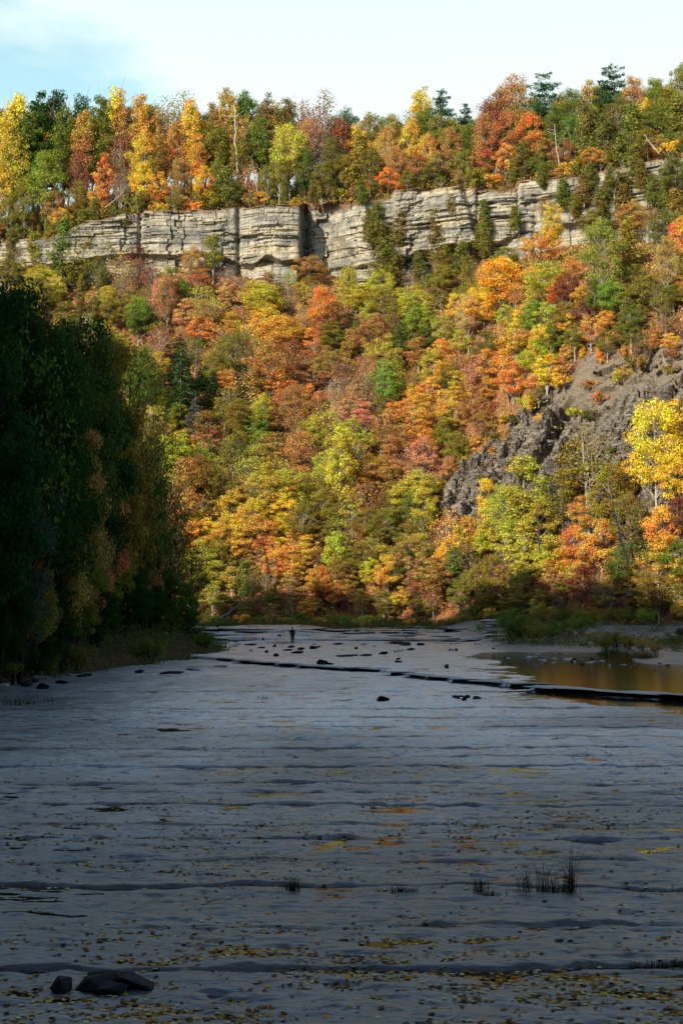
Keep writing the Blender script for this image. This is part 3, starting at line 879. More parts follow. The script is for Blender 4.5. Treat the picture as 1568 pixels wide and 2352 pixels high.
# --- trees on the rim: (u, top v, crown width px, kind, colour, metres behind the edge)
RIM = [
 (0,228,70,'M','E',12),(36,203,70,'M','Y',11),(22,262,60,'m','L',8),(95,212,70,'P','D',13),(128,194,85,'M','D',14),(188,206,80,'M','D',14),(228,208,60,'M','G',14),(268,188,66,'M','Y',11),
 (242,228,60,'P','G',9),(326,205,66,'M','O',11),(385,214,80,'W','E',13),(441,222,60,'M','O',9),(425,206,70,'W','C',14),(488,226,60,'M','E',12),(528,194,64,'M','T',12),
 (572,204,80,'M','G',15),(612,206,76,'M','C',13),(660,216,80,'M','C',15),(702,228,70,'W','M',13),(742,206,84,'W','M',13),(800,244,80,'M','D',14),(850,250,70,'M','E',13),
 (905,254,80,'M','E',13),(966,188,72,'M','A',12),(1015,208,110,'P','N',11),(1068,238,60,'P','D',14),(1112,216,64,'W','M',13),(1176,152,96,'M','R',13),(1140,192,80,'M','M',10),
 (1250,168,130,'P','N',12),(1312,196,70,'M','G',13),(1352,176,66,'M','T',14),(1402,150,130,'P','N',12),(1450,168,76,'M','T',12),(1502,172,70,'M','E',12),(1560,130,90,'M','E',12),(1600,120,90,'P','D',13),
 (30,300,90,'M','L',6),(62,258,66,'P','G',9),(152,238,80,'M','G',9),(108,345,120,'M','H',4),(205,250,84,'M','T',8),(188,330,64,'W','M',5),(240,342,56,'a','O',4),(276,290,76,'W','M',6),
 (332,285,80,'M','A',6),(368,300,60,'a','E',5),(408,262,70,'M','T',8),(455,300,60,'M','O',5),(500,280,64,'M','E',8),(552,300,60,'M','E',6),(598,262,70,'M','G',9),(668,275,118,'M','L',5),
 (640,330,70,'m','E',3),(728,262,70,'W','B',8),(784,262,64,'M','M',9),(826,300,76,'j','E',4),(762,300,60,'M','C',5),(888,276,80,'M','T',8),(942,262,70,'M','A',8),(985,300,62,'M','O',6),(1036,286,74,'M','T',6),
 (1082,262,60,'M','G',9),(1120,252,96,'M','R',7),(1172,236,76,'M','R',7),(1218,244,80,'M','O',6),(1272,232,64,'M','G',8),(1308,248,70,'M','G',7),(1346,232,76,'j','C',4),
 (1416,214,100,'M','C',6),(1386,260,80,'j','C',3),(1452,232,80,'j','C',4),(1500,236,90,'M','C',6),(1552,222,90,'j','C',4),(1560,280,90,'j','C',2.5),(850,330,80,'M','E',4),(910,330,80,'m','T',4),(800,345,70,'m','E',4),
 (700,330,70,'m','C',4),(1010,345,80,'m','T',3.5),(960,350,70,'m','R',3.5),(1060,340,70,'m','E',4),(1110,335,76,'m','R',4),(1160,330,70,'m','O',4),(1200,320,70,'j','C',2.5),(1250,312,80,'m','T',4),(1300,318,70,'m','R',4),
 (5,380,80,'m','A',4),(60,400,80,'m','E',3),(130,430,80,'m','T',3),(20,440,70,'m','E',2.5),(185,410,70,'m','E',3),(225,420,60,'m','O',3),(280,385,70,'m','B',4),(330,370,80,'m','A',3.5),(370,390,60,'a','A',3),
 (420,350,80,'m','T',4),(470,370,70,'m','A',3.5),(520,380,70,'j','C',2.5),(500,350,60,'m','E',5),(575,370,70,'b','P',3.5),(615,370,60,'m','E',3.5),(740,370,70,'m','E',3),
]
def rim_tree(u, vt, w, kind, col, d):
    x = (u - 784) / F * (float(yc((u - 784) / F * 285)) + d); Y = float(yc(x)) + d
    top = at(u, vt, Y); z = plateau_z(top.x, Y)
    H = top.z - z + .3
    W = w * Y / F
    nat = {'m': .84, 'M': .80, 'a': .46, 'b': .7, 'W': .68, 'P': .72, 'c': .5, 'j': .38}[kind]
    if kind in 'mM' and W / (H * nat) < .40: kind, nat = 'Z', .44
    plant(kind, col, (top.x, Y, z - .3), H, min(1.7, max(.55, W / (H * nat))), 'trees along the cliff top', zone='rim')
for t in RIM: rim_tree(*t)
k = 0
for u in range(-20, 1610, 26):     # low growth right at the edge
    vt0 = float(np.interp(u, _tu, _tv))
    cols = 'OETRCEOTAECR'
    kk = R.choice('smmjsm'); cc = cols[(k * 5 + k // 3) % len(cols)]; k += 1
    if kk == 'j': cc = 'C'
    d = R.uniform(.8, 3.0)
    h = R.uniform(38, 85)
    x0 = (u - 784) / F * 285; Y = float(yc(x0)) + d; p = at(u + R.uniform(-8, 8), vt0, Y); z = plateau_z(p.x, Y)
    H = h * Y / F
    plant(kk, cc, (p.x, Y, z - .2), H * (.8 if kk == 's' else 1), 1.0 if kk != 's' else .9, 'low growth along the cliff edge', zone='edge')
for u, dd in ((-40, 16), (40, 17), (80, 20), (150, 19), (300, 18), (350, 20), (460, 18), (560, 19), (640, 20), (700, 18), (770, 19), (830, 18), (880, 20), (940, 18), (1000, 19), (1060, 20), (1130, 18), (1210, 18), (1290, 20), (1380, 18), (1430, 19), (1480, 20), (1530, 18), (1590, 19)):
    vt0 = float(np.interp(u, [0, 120, 265, 440, 530, 740, 850, 965, 1070, 1180, 1250, 1400, 1500, 1560], [225, 215, 215, 240, 220, 235, 265, 225, 255, 200, 190, 185, 190, 160]))
    rim_tree(u, vt0 + R.uniform(0, 18), 80, R.choice('MMW'), R.choice('EGDTC'), dd)

SKY = ([0, 40, 120, 200, 265, 300, 380, 440, 490, 530, 610, 700, 740, 800, 900, 965, 1010, 1070, 1120, 1180, 1230, 1310, 1400, 1450, 1560, 1620],
       [245, 225, 210, 222, 215, 225, 232, 240, 240, 212, 222, 240, 225, 262, 268, 215, 225, 255, 225, 180, 185, 212, 172, 185, 150, 140])
for i in range(52):
    u = -20 + 1640 * (i + .5) / 52 + R.uniform(-8, 8)
    rim_tree(u, float(np.interp(u, *SKY)) + R.uniform(6, 60), R.uniform(70, 100), R.choice('MMMm'), R.choice('EGTCETGALE'), R.uniform(9, 17))
for i in range(110):
    u = -30 + 1640 * (i + R.random()) / 110; d = R.choice((7, 11, 15, 20, 25)) + R.uniform(-2, 2)
    Y = float(yc((u - 784) / F * 285)) + d; x = (u - 784) / F * Y
    plant('f', R.choice('EGTCEGTOD'), (x, Y, plateau_z(x, Y) - .2), R.uniform(4.5, 8), .7, 'brush under the trees on the cliff top', zone='rim')
# --- trees on the slope under the cliff, picked out one by one: (u, v of crown centre, crown width, crown height, kind, colour)
SLOPE = [
 (712,612,80,66,'m','T'),(740,700,90,110,'m','O'),(600,690,110,90,'m','L'),(640,760,130,90,'m','A'),(800,650,70,90,'m','L'),(1150,640,130,130,'m','Y'),(1110,700,90,80,'m','A'),(1265,510,60,120,'a','A'),
 (1240,560,90,80,'m','O'),(1380,570,110,190,'M','H'),(1410,680,80,90,'m','H'),(1250,640,110,90,'m','L'),(1230,730,90,90,'m','H'),(1075,720,80,110,'m','P'),(1235,820,90,80,'m','L'),(1160,590,70,60,'m','H'),
 (950,690,90,70,'m','L'),(960,740,80,80,'m','H'),(890,870,70,120,'a','H'),(620,830,130,140,'m','T'),(715,830,70,60,'m','R'),(540,800,110,110,'m','E'),(415,880,100,190,'c','D'),(450,960,90,130,'c','S'),
 (560,900,90,130,'c','D'),(320,720,80,90,'m','H'),(385,680,70,110,'m','R'),(330,870,80,160,'m','G'),(600,1020,80,70,'m','H'),(680,930,90,110,'m','R'),(785,1050,100,150,'a','L'),(940,1130,100,90,'m','L'),
 (580,1190,110,110,'m','A'),(470,1230,110,90,'m','A'),(680,1120,110,90,'m','L'),(400,1040,90,110,'a','L'),(460,1090,110,120,'m','E'),(480,1010,80,70,'m','P'),(1505,1010,150,240,'m','Y'),(1550,1090,120,150,'m','Y'),(1545,960,70,110,'a','Y'),
 (1460,1080,90,100,'m','A'),(1210,1130,110,190,'a','L'),(1160,1180,120,150,'m','L'),(1115,1150,60,120,'a','Y'),(1190,1200,90,160,'a','L'),(1240,1190,110,110,'m','L'),(1350,1060,150,190,'b','E'),(1320,1080,110,170,'a','E'),(1340,1180,80,90,'m','O'),(1400,1130,130,180,'m','E'),(1430,1040,60,60,'s','G'),(780,1060,70,200,'a','L'),(420,1140,80,210,'a','T'),
 (1110,540,70,90,'j','C'),(1000,540,60,130,'j','C'),(880,570,80,130,'j','C'),(850,520,50,80,'j','C'),(905,620,70,90,'j','C'),(920,520,60,90,'j','C'),(1060,590,60,80,'j','C'),(490,580,60,90,'a','E'),(280,620,70,100,'b','T'),
 (320,590,70,70,'b','M'),(150,560,80,140,'j','C'),(205,560,60,120,'j','E'),(115,600,50,80,'b','E'),(350,640,60,80,'b','M'),(440,600,60,80,'m','T'),(1300,660,60,80,'m','M'),(1440,560,80,120,'j','E'),(1530,600,80,130,'m','T'),
 (1560,540,70,110,'m','O'),(1500,520,70,90,'b','E'),(1470,660,80,90,'m','E'),(1440,730,60,90,'j','C'),(1540,680,70,60,'j','C'),(1390,735,60,50,'m','A'),(1300,745,60,60,'m','A'),(1270,780,60,70,'j','C'),
 (1320,470,50,60,'j','C'),(1400,420,60,60,'j','C'),(1470,400,70,70,'j','C'),(1530,440,60,70,'j','C'),(830,440,60,60,'j','C'),(640,455,50,40,'j','C'),(1245,400,40,60,'j','C'),(620,505,50,50,'j','C'),
 (1040,470,40,60,'j','C'),(700,680,50,50,'m','L'),(1340,430,90,80,'j','C'),(1380,470,90,90,'j','C'),(1430,470,90,100,'j','C'),(1500,440,90,90,'j','C'),(1550,480,90,100,'j','E'),(1290,440,60,70,'j','C'),
 (1355,400,90,60,'j','C'),(1450,370,100,70,'j','C'),(1540,390,80,70,'j','C'),(865,500,60,80,'j','C'),(960,610,60,70,'j','C'),(1020,600,70,80,'j','E'),(1080,620,60,80,'b','E'),(860,620,60,70,'b','E'),(910,570,60,80,'b','C'),
 (1180,500,50,60,'j','C'),(30,560,60,70,'j','C'),(80,570,60,80,'j','E'),(190,520,60,90,'j','C'),(250,560,60,90,'b','C'),(20,620,80,80,'m','E'),(90,640,80,80,'m','L'),(290,500,40,50,'j','C'),(1410,410,70,60,'m','C'),(1550,400,80,80,'m','C'),(1360,510,70,70,'m','E'),(1450,500,80,90,'m','T'),(1530,520,80,90,'m','C'),(170,600,70,100,'j','C'),(120,540,60,60,'j','E'),(225,620,60,90,'b','C'),(40,590,60,70,'b','E'),(1110,480,40,50,'j','C'),(780,560,40,50,'b','E'),(1250,470,50,50,'b','T'),(1490,500,60,70,'b','P'),
]
GRID_TEXT = {
 640: 'E L C C B T R B T E . T L B E E C A O G G E A O',
 690: 'L E C L E P L P L A T L E L E A Y L M G E E E E',
 750: 'E D G L G R O A A O R L T G L P A G E O E . . .',
 810: 'D D D D L D G E R R P T L T O P O Y . . . . . .',
 870: 'D D D D G D D A O O T B H A A P O . . . . . . .',
 930: 'D D D R E L D E B R R P E A A R . . . . . . . .',
 990: '. . . . E L O E H T L L T O E . . . . . . . . .',
 1050: '. . . . E L L E L O L A T P . . . . . . . . . .',
 1110: '. . . . . E L E L L L L T L . . . . . . . . . .',
 1170: '. . . . . T E A A Y L L E L . . . . . . . . . .',
 1230: '. . . . . T A A O A E L E E A L . . . . . . . .',
 1285: '. . . . . T L A T O R E L T A E E L A R O A E M',
 1340: '. . . . . E A L E T O T A R R E T M L B O L E T',
 1390: '. . . . . E L E T E A T E E . E E L E R T E A E'}
GRID = {k_: ''.join(t_.split()) for k_, t_ in GRID_TEXT.items()}
SIZE = {640: 78, 690: 84, 750: 88, 810: 90, 870: 92, 930: 94, 990: 96, 1050: 98, 1110: 100, 1170: 104, 1230: 104, 1285: 100, 1340: 84, 1390: 62}
def slope_tree(u, v, w, h, kind, col, zone='slope', strict=False):
    cf, nat = {'m': (.72, .74), 'M': (.72, .70), 'a': (.70, .42), 'b': (.70, .68), 'c': (.86, .52), 'j': (.92, .38), 's': (.95, 1.1)}[kind]
    Hpx = h / cf
    H = Hpx * 230 / F
    for _ in range(3):
        p = on_slope(u, v, 1 - cf / 2, H)
        if p is None: break
        H = Hpx * p[1] / F
    if p is None:
        # a tree rooted on the cliff face itself
        Yc = float(yc((u - 784) / F * 280)) - 1.5
        q = at(u, v, Yc); H = Hpx * Yc / F; p = (q.x, Yc, q.z - H * (1 - cf / 2))
        if p[2] > float(zct(q.x)) - .5: return None
        zone = 'face'
    W = w * p[1] / F
    return plant(kind, col, p, H, min(1.6, max(.6, W / (H * nat))), 'trees on the slope below the cliff', zone=zone)
for t in SLOPE: slope_tree(*t)
for (u, v) in [(1500,770),(1450,800),(1400,800),(1350,805),(1300,830),(1270,860),(1240,890),(1215,930),(1180,960),(1150,1000),(1120,1030),(1080,1060),(1045,1090),(1025,1130),(1020,1180),(1030,1230),(1290,880),(1420,860),(1480,850),(1360,900),(1550,800),(1250,960),(1330,960),(1100,1090),(1560,860)]:
    for q_ in range(2):
        slope_tree(u + R.uniform(-22, 16), v + R.uniform(-22, 18), R.uniform(26, 52), R.uniform(24, 48), R.choice('smsj'), R.choice('TEACLRO'))
rows = sorted(GRID)
nfill = 0
for ri, v0 in enumerate(rows):
    s = GRID[v0]
    for half in (0, 1, 2):
        for ci, ch in enumerate(s):
            if half == 2 and (ci + ri) % 2: continue
            u = 35 + 70 * ci + (35 if half == 1 else 0) + R.uniform(-16, 16) + (14 if half == 2 else 0); v = v0 + (28 if half == 1 else 0) + R.uniform(-12, 12) - (16 if half == 2 else 0)
            if ch in '. ' or u < 215 and v > 800: continue
            c = ch
            if half == 1 and R.random() < .35:
                n2 = s[min(len(s) - 1, ci + 1)]
                if n2 not in '. ': c = n2
            if R.random() < .12: c = R.choice('TEELEGCB')
            kind = {'D': 'c', 'C': 'j', 'B': 'b', 'S': 'c'}.get(c) or R.choice('mmmaabb' if c in 'LATRP' else 'mmmab')
            sz = SIZE[v0] * R.uniform(.62, 1.0)
            if rock_at(np.array([u]), np.array([v + sz * .3]))[0] and v < 1180 and R.random() < .97: continue
            slope_tree(u, v, sz * R.uniform(.8, 1.05), sz * R.uniform(.8, 1.1), kind, c)
            nfill += 1
print('slope fill', nfill)

# --- slender trees in front of the shale on the right, and shrubs on the foot of the slope
for (u, v, w, h, kd, c) in [(1130,1240,90,110,'m','L'),(1200,1260,100,130,'a','L'),(1260,1280,90,110,'a','L'),(1320,1260,90,120,'m','O'),(1380,1250,100,120,'m','O'),(1450,1200,110,140,'m','E'),(1520,1220,110,130,'m','A'),
        (1560,1190,90,100,'m','M'),(1290,1130,90,120,'b','E'),(1070,1230,70,110,'a','A'),(1440,1300,110,120,'m','G'),(1510,1330,110,120,'m','E'),(1270,1340,80,80,'m','R'),(1340,1340,90,90,'m','M'),(1200,1350,70,90,'m','E'),
        (1240,1380,50,70,'a','L'),(1560,1290,90,120,'m','G'),(1400,1360,80,80,'m','T'),(1150,1330,60,70,'m','T'),(1100,1330,60,80,'m','E')]:
    slope_tree(u, v, w, h, kd, c)

# --- dark trees on the near left bank: (u, top v, crown width, distance, kind, colour)
BANK = [(-30,556,230,70,'N','D'),(70,640,170,82,'N','D'),(165,668,170,96,'N','G'),(236,716,130,108,'N','E'),(110,800,200,88,'N','E'),(225,850,130,112,'N','R'),(285,880,110,124,'N','E'),
 (40,940,220,76,'N','S'),(170,1000,180,98,'N','T'),(315,970,120,128,'N','G'),(240,1080,180,114,'N','E'),(338,1080,90,136,'K','D'),(50,1150,200,78,'N','E'),(170,1190,180,94,'N','E'),
 (320,1180,100,132,'N','E'),(395,1300,110,134,'N','G'),(290,1270,140,120,'N','D'),(0,1250,180,74,'N','D'),(-90,640,200,90,'N','D'),(110,1290,160,86,'N','D'),(225,1310,130,104,'N','D'),(370,1220,80,146,'N','E'),
 (-60,900,200,72,'N','D'),(430,1345,70,137,'N','G'),(350,1330,100,130,'N','D')]
BANK += [(15,560,170,77,'N','D'),(95,640,150,84,'N','D'),(-20,580,150,86,'N','G'),(190,672,130,100,'N','D'),(300,800,130,126,'W','E'),(365,950,120,136,'W','T'),(405,1110,120,140,'W','G'),(440,1240,110,138,'W','E'),(150,900,140,88,'N','T'),(215,940,120,104,'N','R'),(60,700,120,76,'W','G'),(330,1050,100,130,'N','T'),(-10,700,190,120,'N','D'),(60,800,180,130,'N','D'),(120,880,160,140,'N','D'),(180,940,150,150,'N','D'),(230,1000,150,160,'N','D'),(280,1080,130,165,'N','D'),(60,1040,160,110,'N','D'),(150,1100,150,125,'N','G'),(370,1150,110,160,'N','E')]
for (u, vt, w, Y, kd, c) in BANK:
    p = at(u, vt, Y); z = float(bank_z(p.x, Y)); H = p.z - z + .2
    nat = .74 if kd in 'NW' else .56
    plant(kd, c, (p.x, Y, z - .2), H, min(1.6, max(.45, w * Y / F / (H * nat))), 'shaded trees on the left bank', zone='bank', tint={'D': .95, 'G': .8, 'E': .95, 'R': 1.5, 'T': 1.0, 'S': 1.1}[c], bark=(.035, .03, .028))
k = 0
for (u, v) in [(20,1560),(70,1545),(120,1538),(165,1535),(210,1530),(255,1526),(300,1520),(345,1515),(385,1510),(425,1505),(460,1500),(490,1494),(10,1500),(60,1490),(110,1480),(160,1475),(210,1470),(260,1462),(310,1456),(355,1450),(400,1450),(440,1455),(475,1460),(500,1475),(370,1425),(320,1420),(270,1425),(220,1430)]:
    Y = (CAMZ - .5) * F / (v - 1400 + 30) * .98
    Y = min(Y, 140)
    x = (u - 784) / F * Y
    x = min(x, float(bank_edge(Y)) - .7)
    z = float(bank_z(x, Y))
    plant('f', 'GCEDGE'[k % 6], (x, Y, z - .1), R.uniform(1.2, 2.2), R.uniform(.9, 1.3), 'weedy bushes along the left bank', zone='bankbush', tint=.8, bark=(.04, .035, .03)); k += 1

# --- bushes and grass at the foot of the far slope and on the right bank
k = 0
for u in range(480, 1180, 24):
    Y = float(yb((u - 784) / F * 200)) - R.uniform(.5, 4); p = at(u + R.uniform(-8, 8), 1420, Y)
    z = float(bed_low(p.x, Y)); plant('s', 'LGEAEHTL'[k % 8], (p.x, Y, z - .1), R.uniform(1.2, 2.4), 1.1, 'bushes at the foot of the far slope', zone='foot'); k += 1
for (u, v, h, c) in [(1170,1478,3.0,'G'),(1200,1480,2.6,'C'),(1230,1480,2.3,'E'),(1262,1478,2.4,'G'),(1295,1474,2.0,'C'),(1330,1466,2.2,'G'),(1360,1458,2.4,'E'),(1250,1452,2.6,'E'),(1300,1445,2.2,'G'),(1400,1450,2.0,'C'),(1440,1445,2.5,'G'),
        (1480,1440,2.2,'H'),(1530,1445,2.4,'E'),(1560,1450,2.4,'C'),(1385,1500,1.5,'C'),(1410,1492,1.7,'C'),(1440,1496,1.4,'E'),(1470,1500,1.3,'T'),(1500,1506,1.0,'T'),(1560,1480,1.5,'S'),(1545,1490,1.2,'C')]:
    x, Y = bed_hit(u, v - 4, 175); z = float(bed_low(x, Y))
    plant('f', c, (x, Y, z - .08), h * 1.15, 1.0, 'bushes on the right bank', zone='rbank')

# ------------------------------------------------------------------ labels for the trees
ORD = ['', 'first', 'second', 'third', 'fourth', 'fifth', 'sixth', 'seventh', 'eighth', 'ninth', 'tenth', 'eleventh', 'twelfth', 'thirteenth', 'fourteenth', 'fifteenth', 'sixteenth', 'seventeenth', 'eighteenth', 'nineteenth', 'twentieth']
NUM = ['', 'one', 'two', 'three', 'four', 'five', 'six', 'seven', 'eight', 'nine', 'ten', 'eleven', 'twelve', 'thirteen', 'fourteen', 'fifteen', 'sixteen', 'seventeen', 'eighteen', 'nineteen', 'twenty']
def place_phrase(t):
    u, v, z = t['u'], t['v'], t['zone']
    if z in ('rim', 'edge'):
        a = 'on cliff top' if z == 'rim' else 'at cliff edge'
        b = ('above low left end' if u < 200 else 'above left pale face' if u < 430 else 'by tall dead trunk' if u < 630 else 'above the dark cleft' if u < 780 else
             'above the grey alcove' if u < 930 else 'beside blue-green pine' if u < 1080 else 'around the red maple' if u < 1300 else 'at high right end')
        return a + ' ' + b
    if z == 'face': return 'rooted on the rock face ' + ('left of cleft' if u < 690 else 'right of cleft' if u < 1000 else 'near right end')
    if z == 'bank': return 'on left bank ' + ('at frame edge' if u < 80 else 'midway' if u < 230 else 'near creek bend')
    if z == 'bankbush': return 'along left bank ' + ('near corner stones' if u < 170 else 'below dark trees' if u < 360 else 'by the ledge end')
    if z == 'foot': return 'at far creek edge ' + ('left of person' if u < 672 else 'right of person' if u < 920 else 'below leaf-covered slope')
    if z == 'rbank': return 'on right bank ' + ('where ledge meets pool' if u < 1340 else 'beside the pool')
    a = 'under cliff' if v < 700 else 'high on slope' if v < 840 else 'halfway up slope' if v < 1010 else 'low on slope' if v < 1210 else 'near slope foot'
    b = ('by dark bank trees' if u < 380 else 'below square rock block' if u < 620 else 'below the cleft' if u < 820 else 'left of bare shale' if u < 1010 else 'by the bare shale' if u < 1270 else 'at right side')
    return a + ' ' + b
groups = {}
for t in TREES:
    t['p'] = place_phrase(t); groups.setdefault((CNAME[t['c']], WORD[t['k']], t['p']), []).append(t)
for (cn, wd, ph), ts in groups.items():
    ts.sort(key=lambda t: t['u'])
    n = len(ts)
    for i, t in enumerate(ts):
        if n == 1: lb = f'{cn} {wd} {ph}'
        elif n == 2: lb = f'{"left" if i == 0 else "right"} of two {cn} {wd}s {ph}'
        else:
            w = 'leftmost' if i == 0 else 'rightmost' if i == n - 1 else f'{ORD[min(i + 1, 20)]} from left'
            lb = f'{w} of {NUM[min(n, 20)]} {cn} {wd}s {ph}'
        lb = lb.replace('bushs', 'bushes')
        tag(t['o'], lb, CAT.get(t['k'], 'tree'), t['g'])
print('trees', len(TREES))
# ------------------------------------------------------------------ undergrowth on the slope and along the rim, leaf litter on the creek bed
def mat_litter(name, stops, trans=.2):
    k = NT(name)
    v = k.attr('v')
    rp = k.n('ShaderNodeValToRGB', ins={'Fac': v})
    cr = rp.color_ramp; cr.interpolation = 'CONSTANT'
    while len(cr.elements) < len(stops): cr.elements.new(.5)
    for i, c in enumerate(stops):
        cr.elements[i].position = i / len(stops); cr.elements[i].color = (*c, 1)
    d = k.n('ShaderNodeBsdfDiffuse', ins={'Color': rp.outputs[0]}); t = k.n('ShaderNodeBsdfTranslucent', ins={'Color': rp.outputs[0]})
    mx = k.n('ShaderNodeMixShader', ins={'Fac': trans})
    k.t.links.new(d.outputs[0], mx.inputs[1]); k.t.links.new(t.outputs[0], mx.inputs[2]); k.t.links.new(mx.outputs[0], k.out.inputs['Surface'])
    return k.m
M_UNDER = mat_litter('undergrowth_leaves', [(.50, .24, .08), (.30, .17, .08), (.24, .24, .05), (.58, .38, .07), (.14, .18, .04), (.46, .22, .11), (.25, .15, .09), (.38, .36, .05)])
M_LEAVES = mat_litter('fallen_leaf_colours', [(.45, .23, .04), (.16, .08, .03), (.10, .06, .03), (.26, .12, .03), (.60, .38, .06), (.55, .20, .03), (.45, .37, .22), (.14, .09, .05), (.20, .12, .05), (.62, .54, .30), (.42, .31, .12), (.50, .42, .18)], .05)

def undergrowth():
    g = np.random.default_rng(77)
    n = 16000
    x = g.uniform(-88, 80, n); t = g.random(n) ** .9
    b = yb(x); c = yc(x); y = b + (c - b) * t * 1.0
    z = hill_low(x, y)
    cc, ss = math.cos(PITCH), math.sin(PITCH)
    d = y * cc + (z - CAMZ) * ss; up = -y * ss + (z - CAMZ) * cc
    keep = ~rock_at(784 + F * x / d, 1176 - F * up / d) | (g.random(n) < .035)
    x, y, z = x[keep], y[keep], z[keep]
    # and the forest floor on the rim
    m = 5200
    xr = g.uniform(-88, 84, m); dr = g.uniform(.8, 30, m); yr = yc(xr) + dr
    zr = zct(xr) - .3 + RIM_SLOPE * np.minimum(dr, 24)
    kx = np.concatenate([x, xr]); ky = np.concatenate([y, yr]); kz = np.concatenate([z, zr])
    size = np.concatenate([g.uniform(.5, 1.2, len(x)), g.uniform(.8, 1.8, m)])
    tone = np.concatenate([g.random(len(x)), g.random(m)])
    q = 12
    N = len(kx)
    off = g.normal(size=(N, q, 3)) * np.array([.55, .45, .38]) * size[:, None, None]
    off[:, :, 2] = np.abs(off[:, :, 2]) * 1.3
    C = (np.stack([kx, ky, kz], 1)[:, None, :] + off).reshape(-1, 3)
    Nn = g.normal(size=C.shape) * .7 + np.array([0, -.3, .6])
    V, Fc, a = leaf_quads(C, Nn, .36, g, .75)
    a = np.clip(np.repeat(np.repeat(tone, q), 4) + (a - .5) * .22, 0, .999)
    me = mesh_np('undergrowth', V, Fc, [M_UNDER], False, {'v': a})
    tag(link('undergrowth', me), 'low brush and saplings covering the slope and the rim', 'undergrowth', kind='stuff')
undergrowth()

def bed_leaves():
    g = np.random.default_rng(78)
    n = 130000
    y = 12 + 100 * g.random(n) ** 2.1
    x = (g.random(n) * 2 - 1) * (.27 * y + 1.5)
    dens = .06 + .9 * sstep(-.05, .5, fbm(x / 1.3, y / .45, 120, 3)) * sstep(-.5, .3, fbm(x / 6, y / 4, 124, 2)) + .5 * sstep(0, -12, x) * (y > 40)
    keep = (g.random(n) < dens) & (x > bank_edge(y) - .5)
    x, y = x[keep], y[keep]
    # drift towards the hollows: keep the lower of two candidate spots
    x2 = x + g.normal(size=len(x)) * .25; y2 = y + g.normal(size=len(x)) * .18
    z1 = bed_z(x, y); z2 = bed_z(x2, y2)
    x3 = x + g.normal(size=len(x)) * .2; y3 = y + g.normal(size=len(x)) * .12; z3 = bed_z(x3, y3)
    t_ = z3 < z2; x2 = np.where(t_, x3, x2); y2 = np.where(t_, y3, y2); z2 = np.minimum(z2, z3)
    s = z2 < z1
    x = np.where(s, x2, x); y = np.where(s, y2, y); z = np.maximum(np.where(s, z2, z1), -.018) + .010
    C = np.stack([x, y, z], 1)
    N = g.normal(size=C.shape) * .10 + (0, 0, 1)
    V, Fc, a = leaf_quads(C, N, .072, g, .8, .2)
    me = mesh_np('fallen_leaves', V, Fc, [M_LEAVES], False, {'v': a})
    tag(link('fallen_leaves', me), 'yellow, orange and brown leaves strewn over the wet shale', 'fallen leaves', kind='stuff')
bed_leaves()

def bank_weeds():
    g = np.random.default_rng(80)
    n = 2600
    y = 55 + 145 * g.random(n); dd = -.3 + 9 * g.random(n) ** 1.5; x = bank_edge(y) - dd
    z = bank_z(x, y); q = 14; h = g.uniform(.3, 1.7, n) * sstep(-.6, 1.5, dd)
    off = g.normal(size=(n, q, 3)) * np.array([.35, .35, 0]); off[:, :, 2] = g.random((n, q)) * h[:, None]
    C = (np.stack([x, y, z], 1)[:, None, :] + off).reshape(-1, 3)
    V, Fc, a = leaf_quads(C, g.normal(size=C.shape) + (0, 0, .3), .16, g, .5)
    me = mesh_np('weeds', V, Fc, [mat_litter('weed_colours', [(.08, .13, .03), (.12, .17, .04), (.06, .08, .03), (.17, .18, .08), (.20, .13, .05), (.10, .13, .05)])], False, {'v': np.repeat(np.repeat(g.random(n), q), 4) * .98})
    tag(link('weeds', me), 'dark green weeds and grass covering the left bank', 'weeds', kind='stuff')
bank_weeds()

def right_bank_grass():
    g = np.random.default_rng(81)
    n = 5200
    u = g.uniform(1130, 1640, n); v = 1428 + 72 * g.random(n)
    xs_ = []; 
    Y = np.clip((CAMZ - 1.2) * F / (v - 1400), 118, 185); x = (u - 784) / F * Y
    m = (fbm(x / 3, Y / 4, 126, 3) > -.12 + .55 * sstep(1465, 1495, v)) & (Y < yb(x) + 2) & ~((x < 21) & (Y < 136)) & (bed_low(x, Y) > .40)
    x, Y = x[m], Y[m]; n = len(x); q = 14
    z = bed_low(x, Y); h = g.uniform(.25, 1.0, n)
    off = g.normal(size=(n, q, 3)) * np.array([.35, .35, 0]); off[:, :, 2] = g.random((n, q)) * h[:, None]
    C = (np.stack([x, Y, z], 1)[:, None, :] + off).reshape(-1, 3)
    V, Fc, a = leaf_quads(C, g.normal(size=C.shape) + (0, 0, .3), .2, g, .5)
    me = mesh_np('grass', V, Fc, [mat_litter('bank_grass_colours', [(.10, .14, .03), (.16, .18, .05), (.08, .12, .03), (.26, .22, .08), (.28, .16, .06), (.12, .15, .05)])], False, {'v': np.repeat(np.repeat(g.random(n), q), 4) * .98})
    tag(link('grass', me), 'rough green and straw grass on the right bank behind the pool', 'grass', kind='stuff')
right_bank_grass()

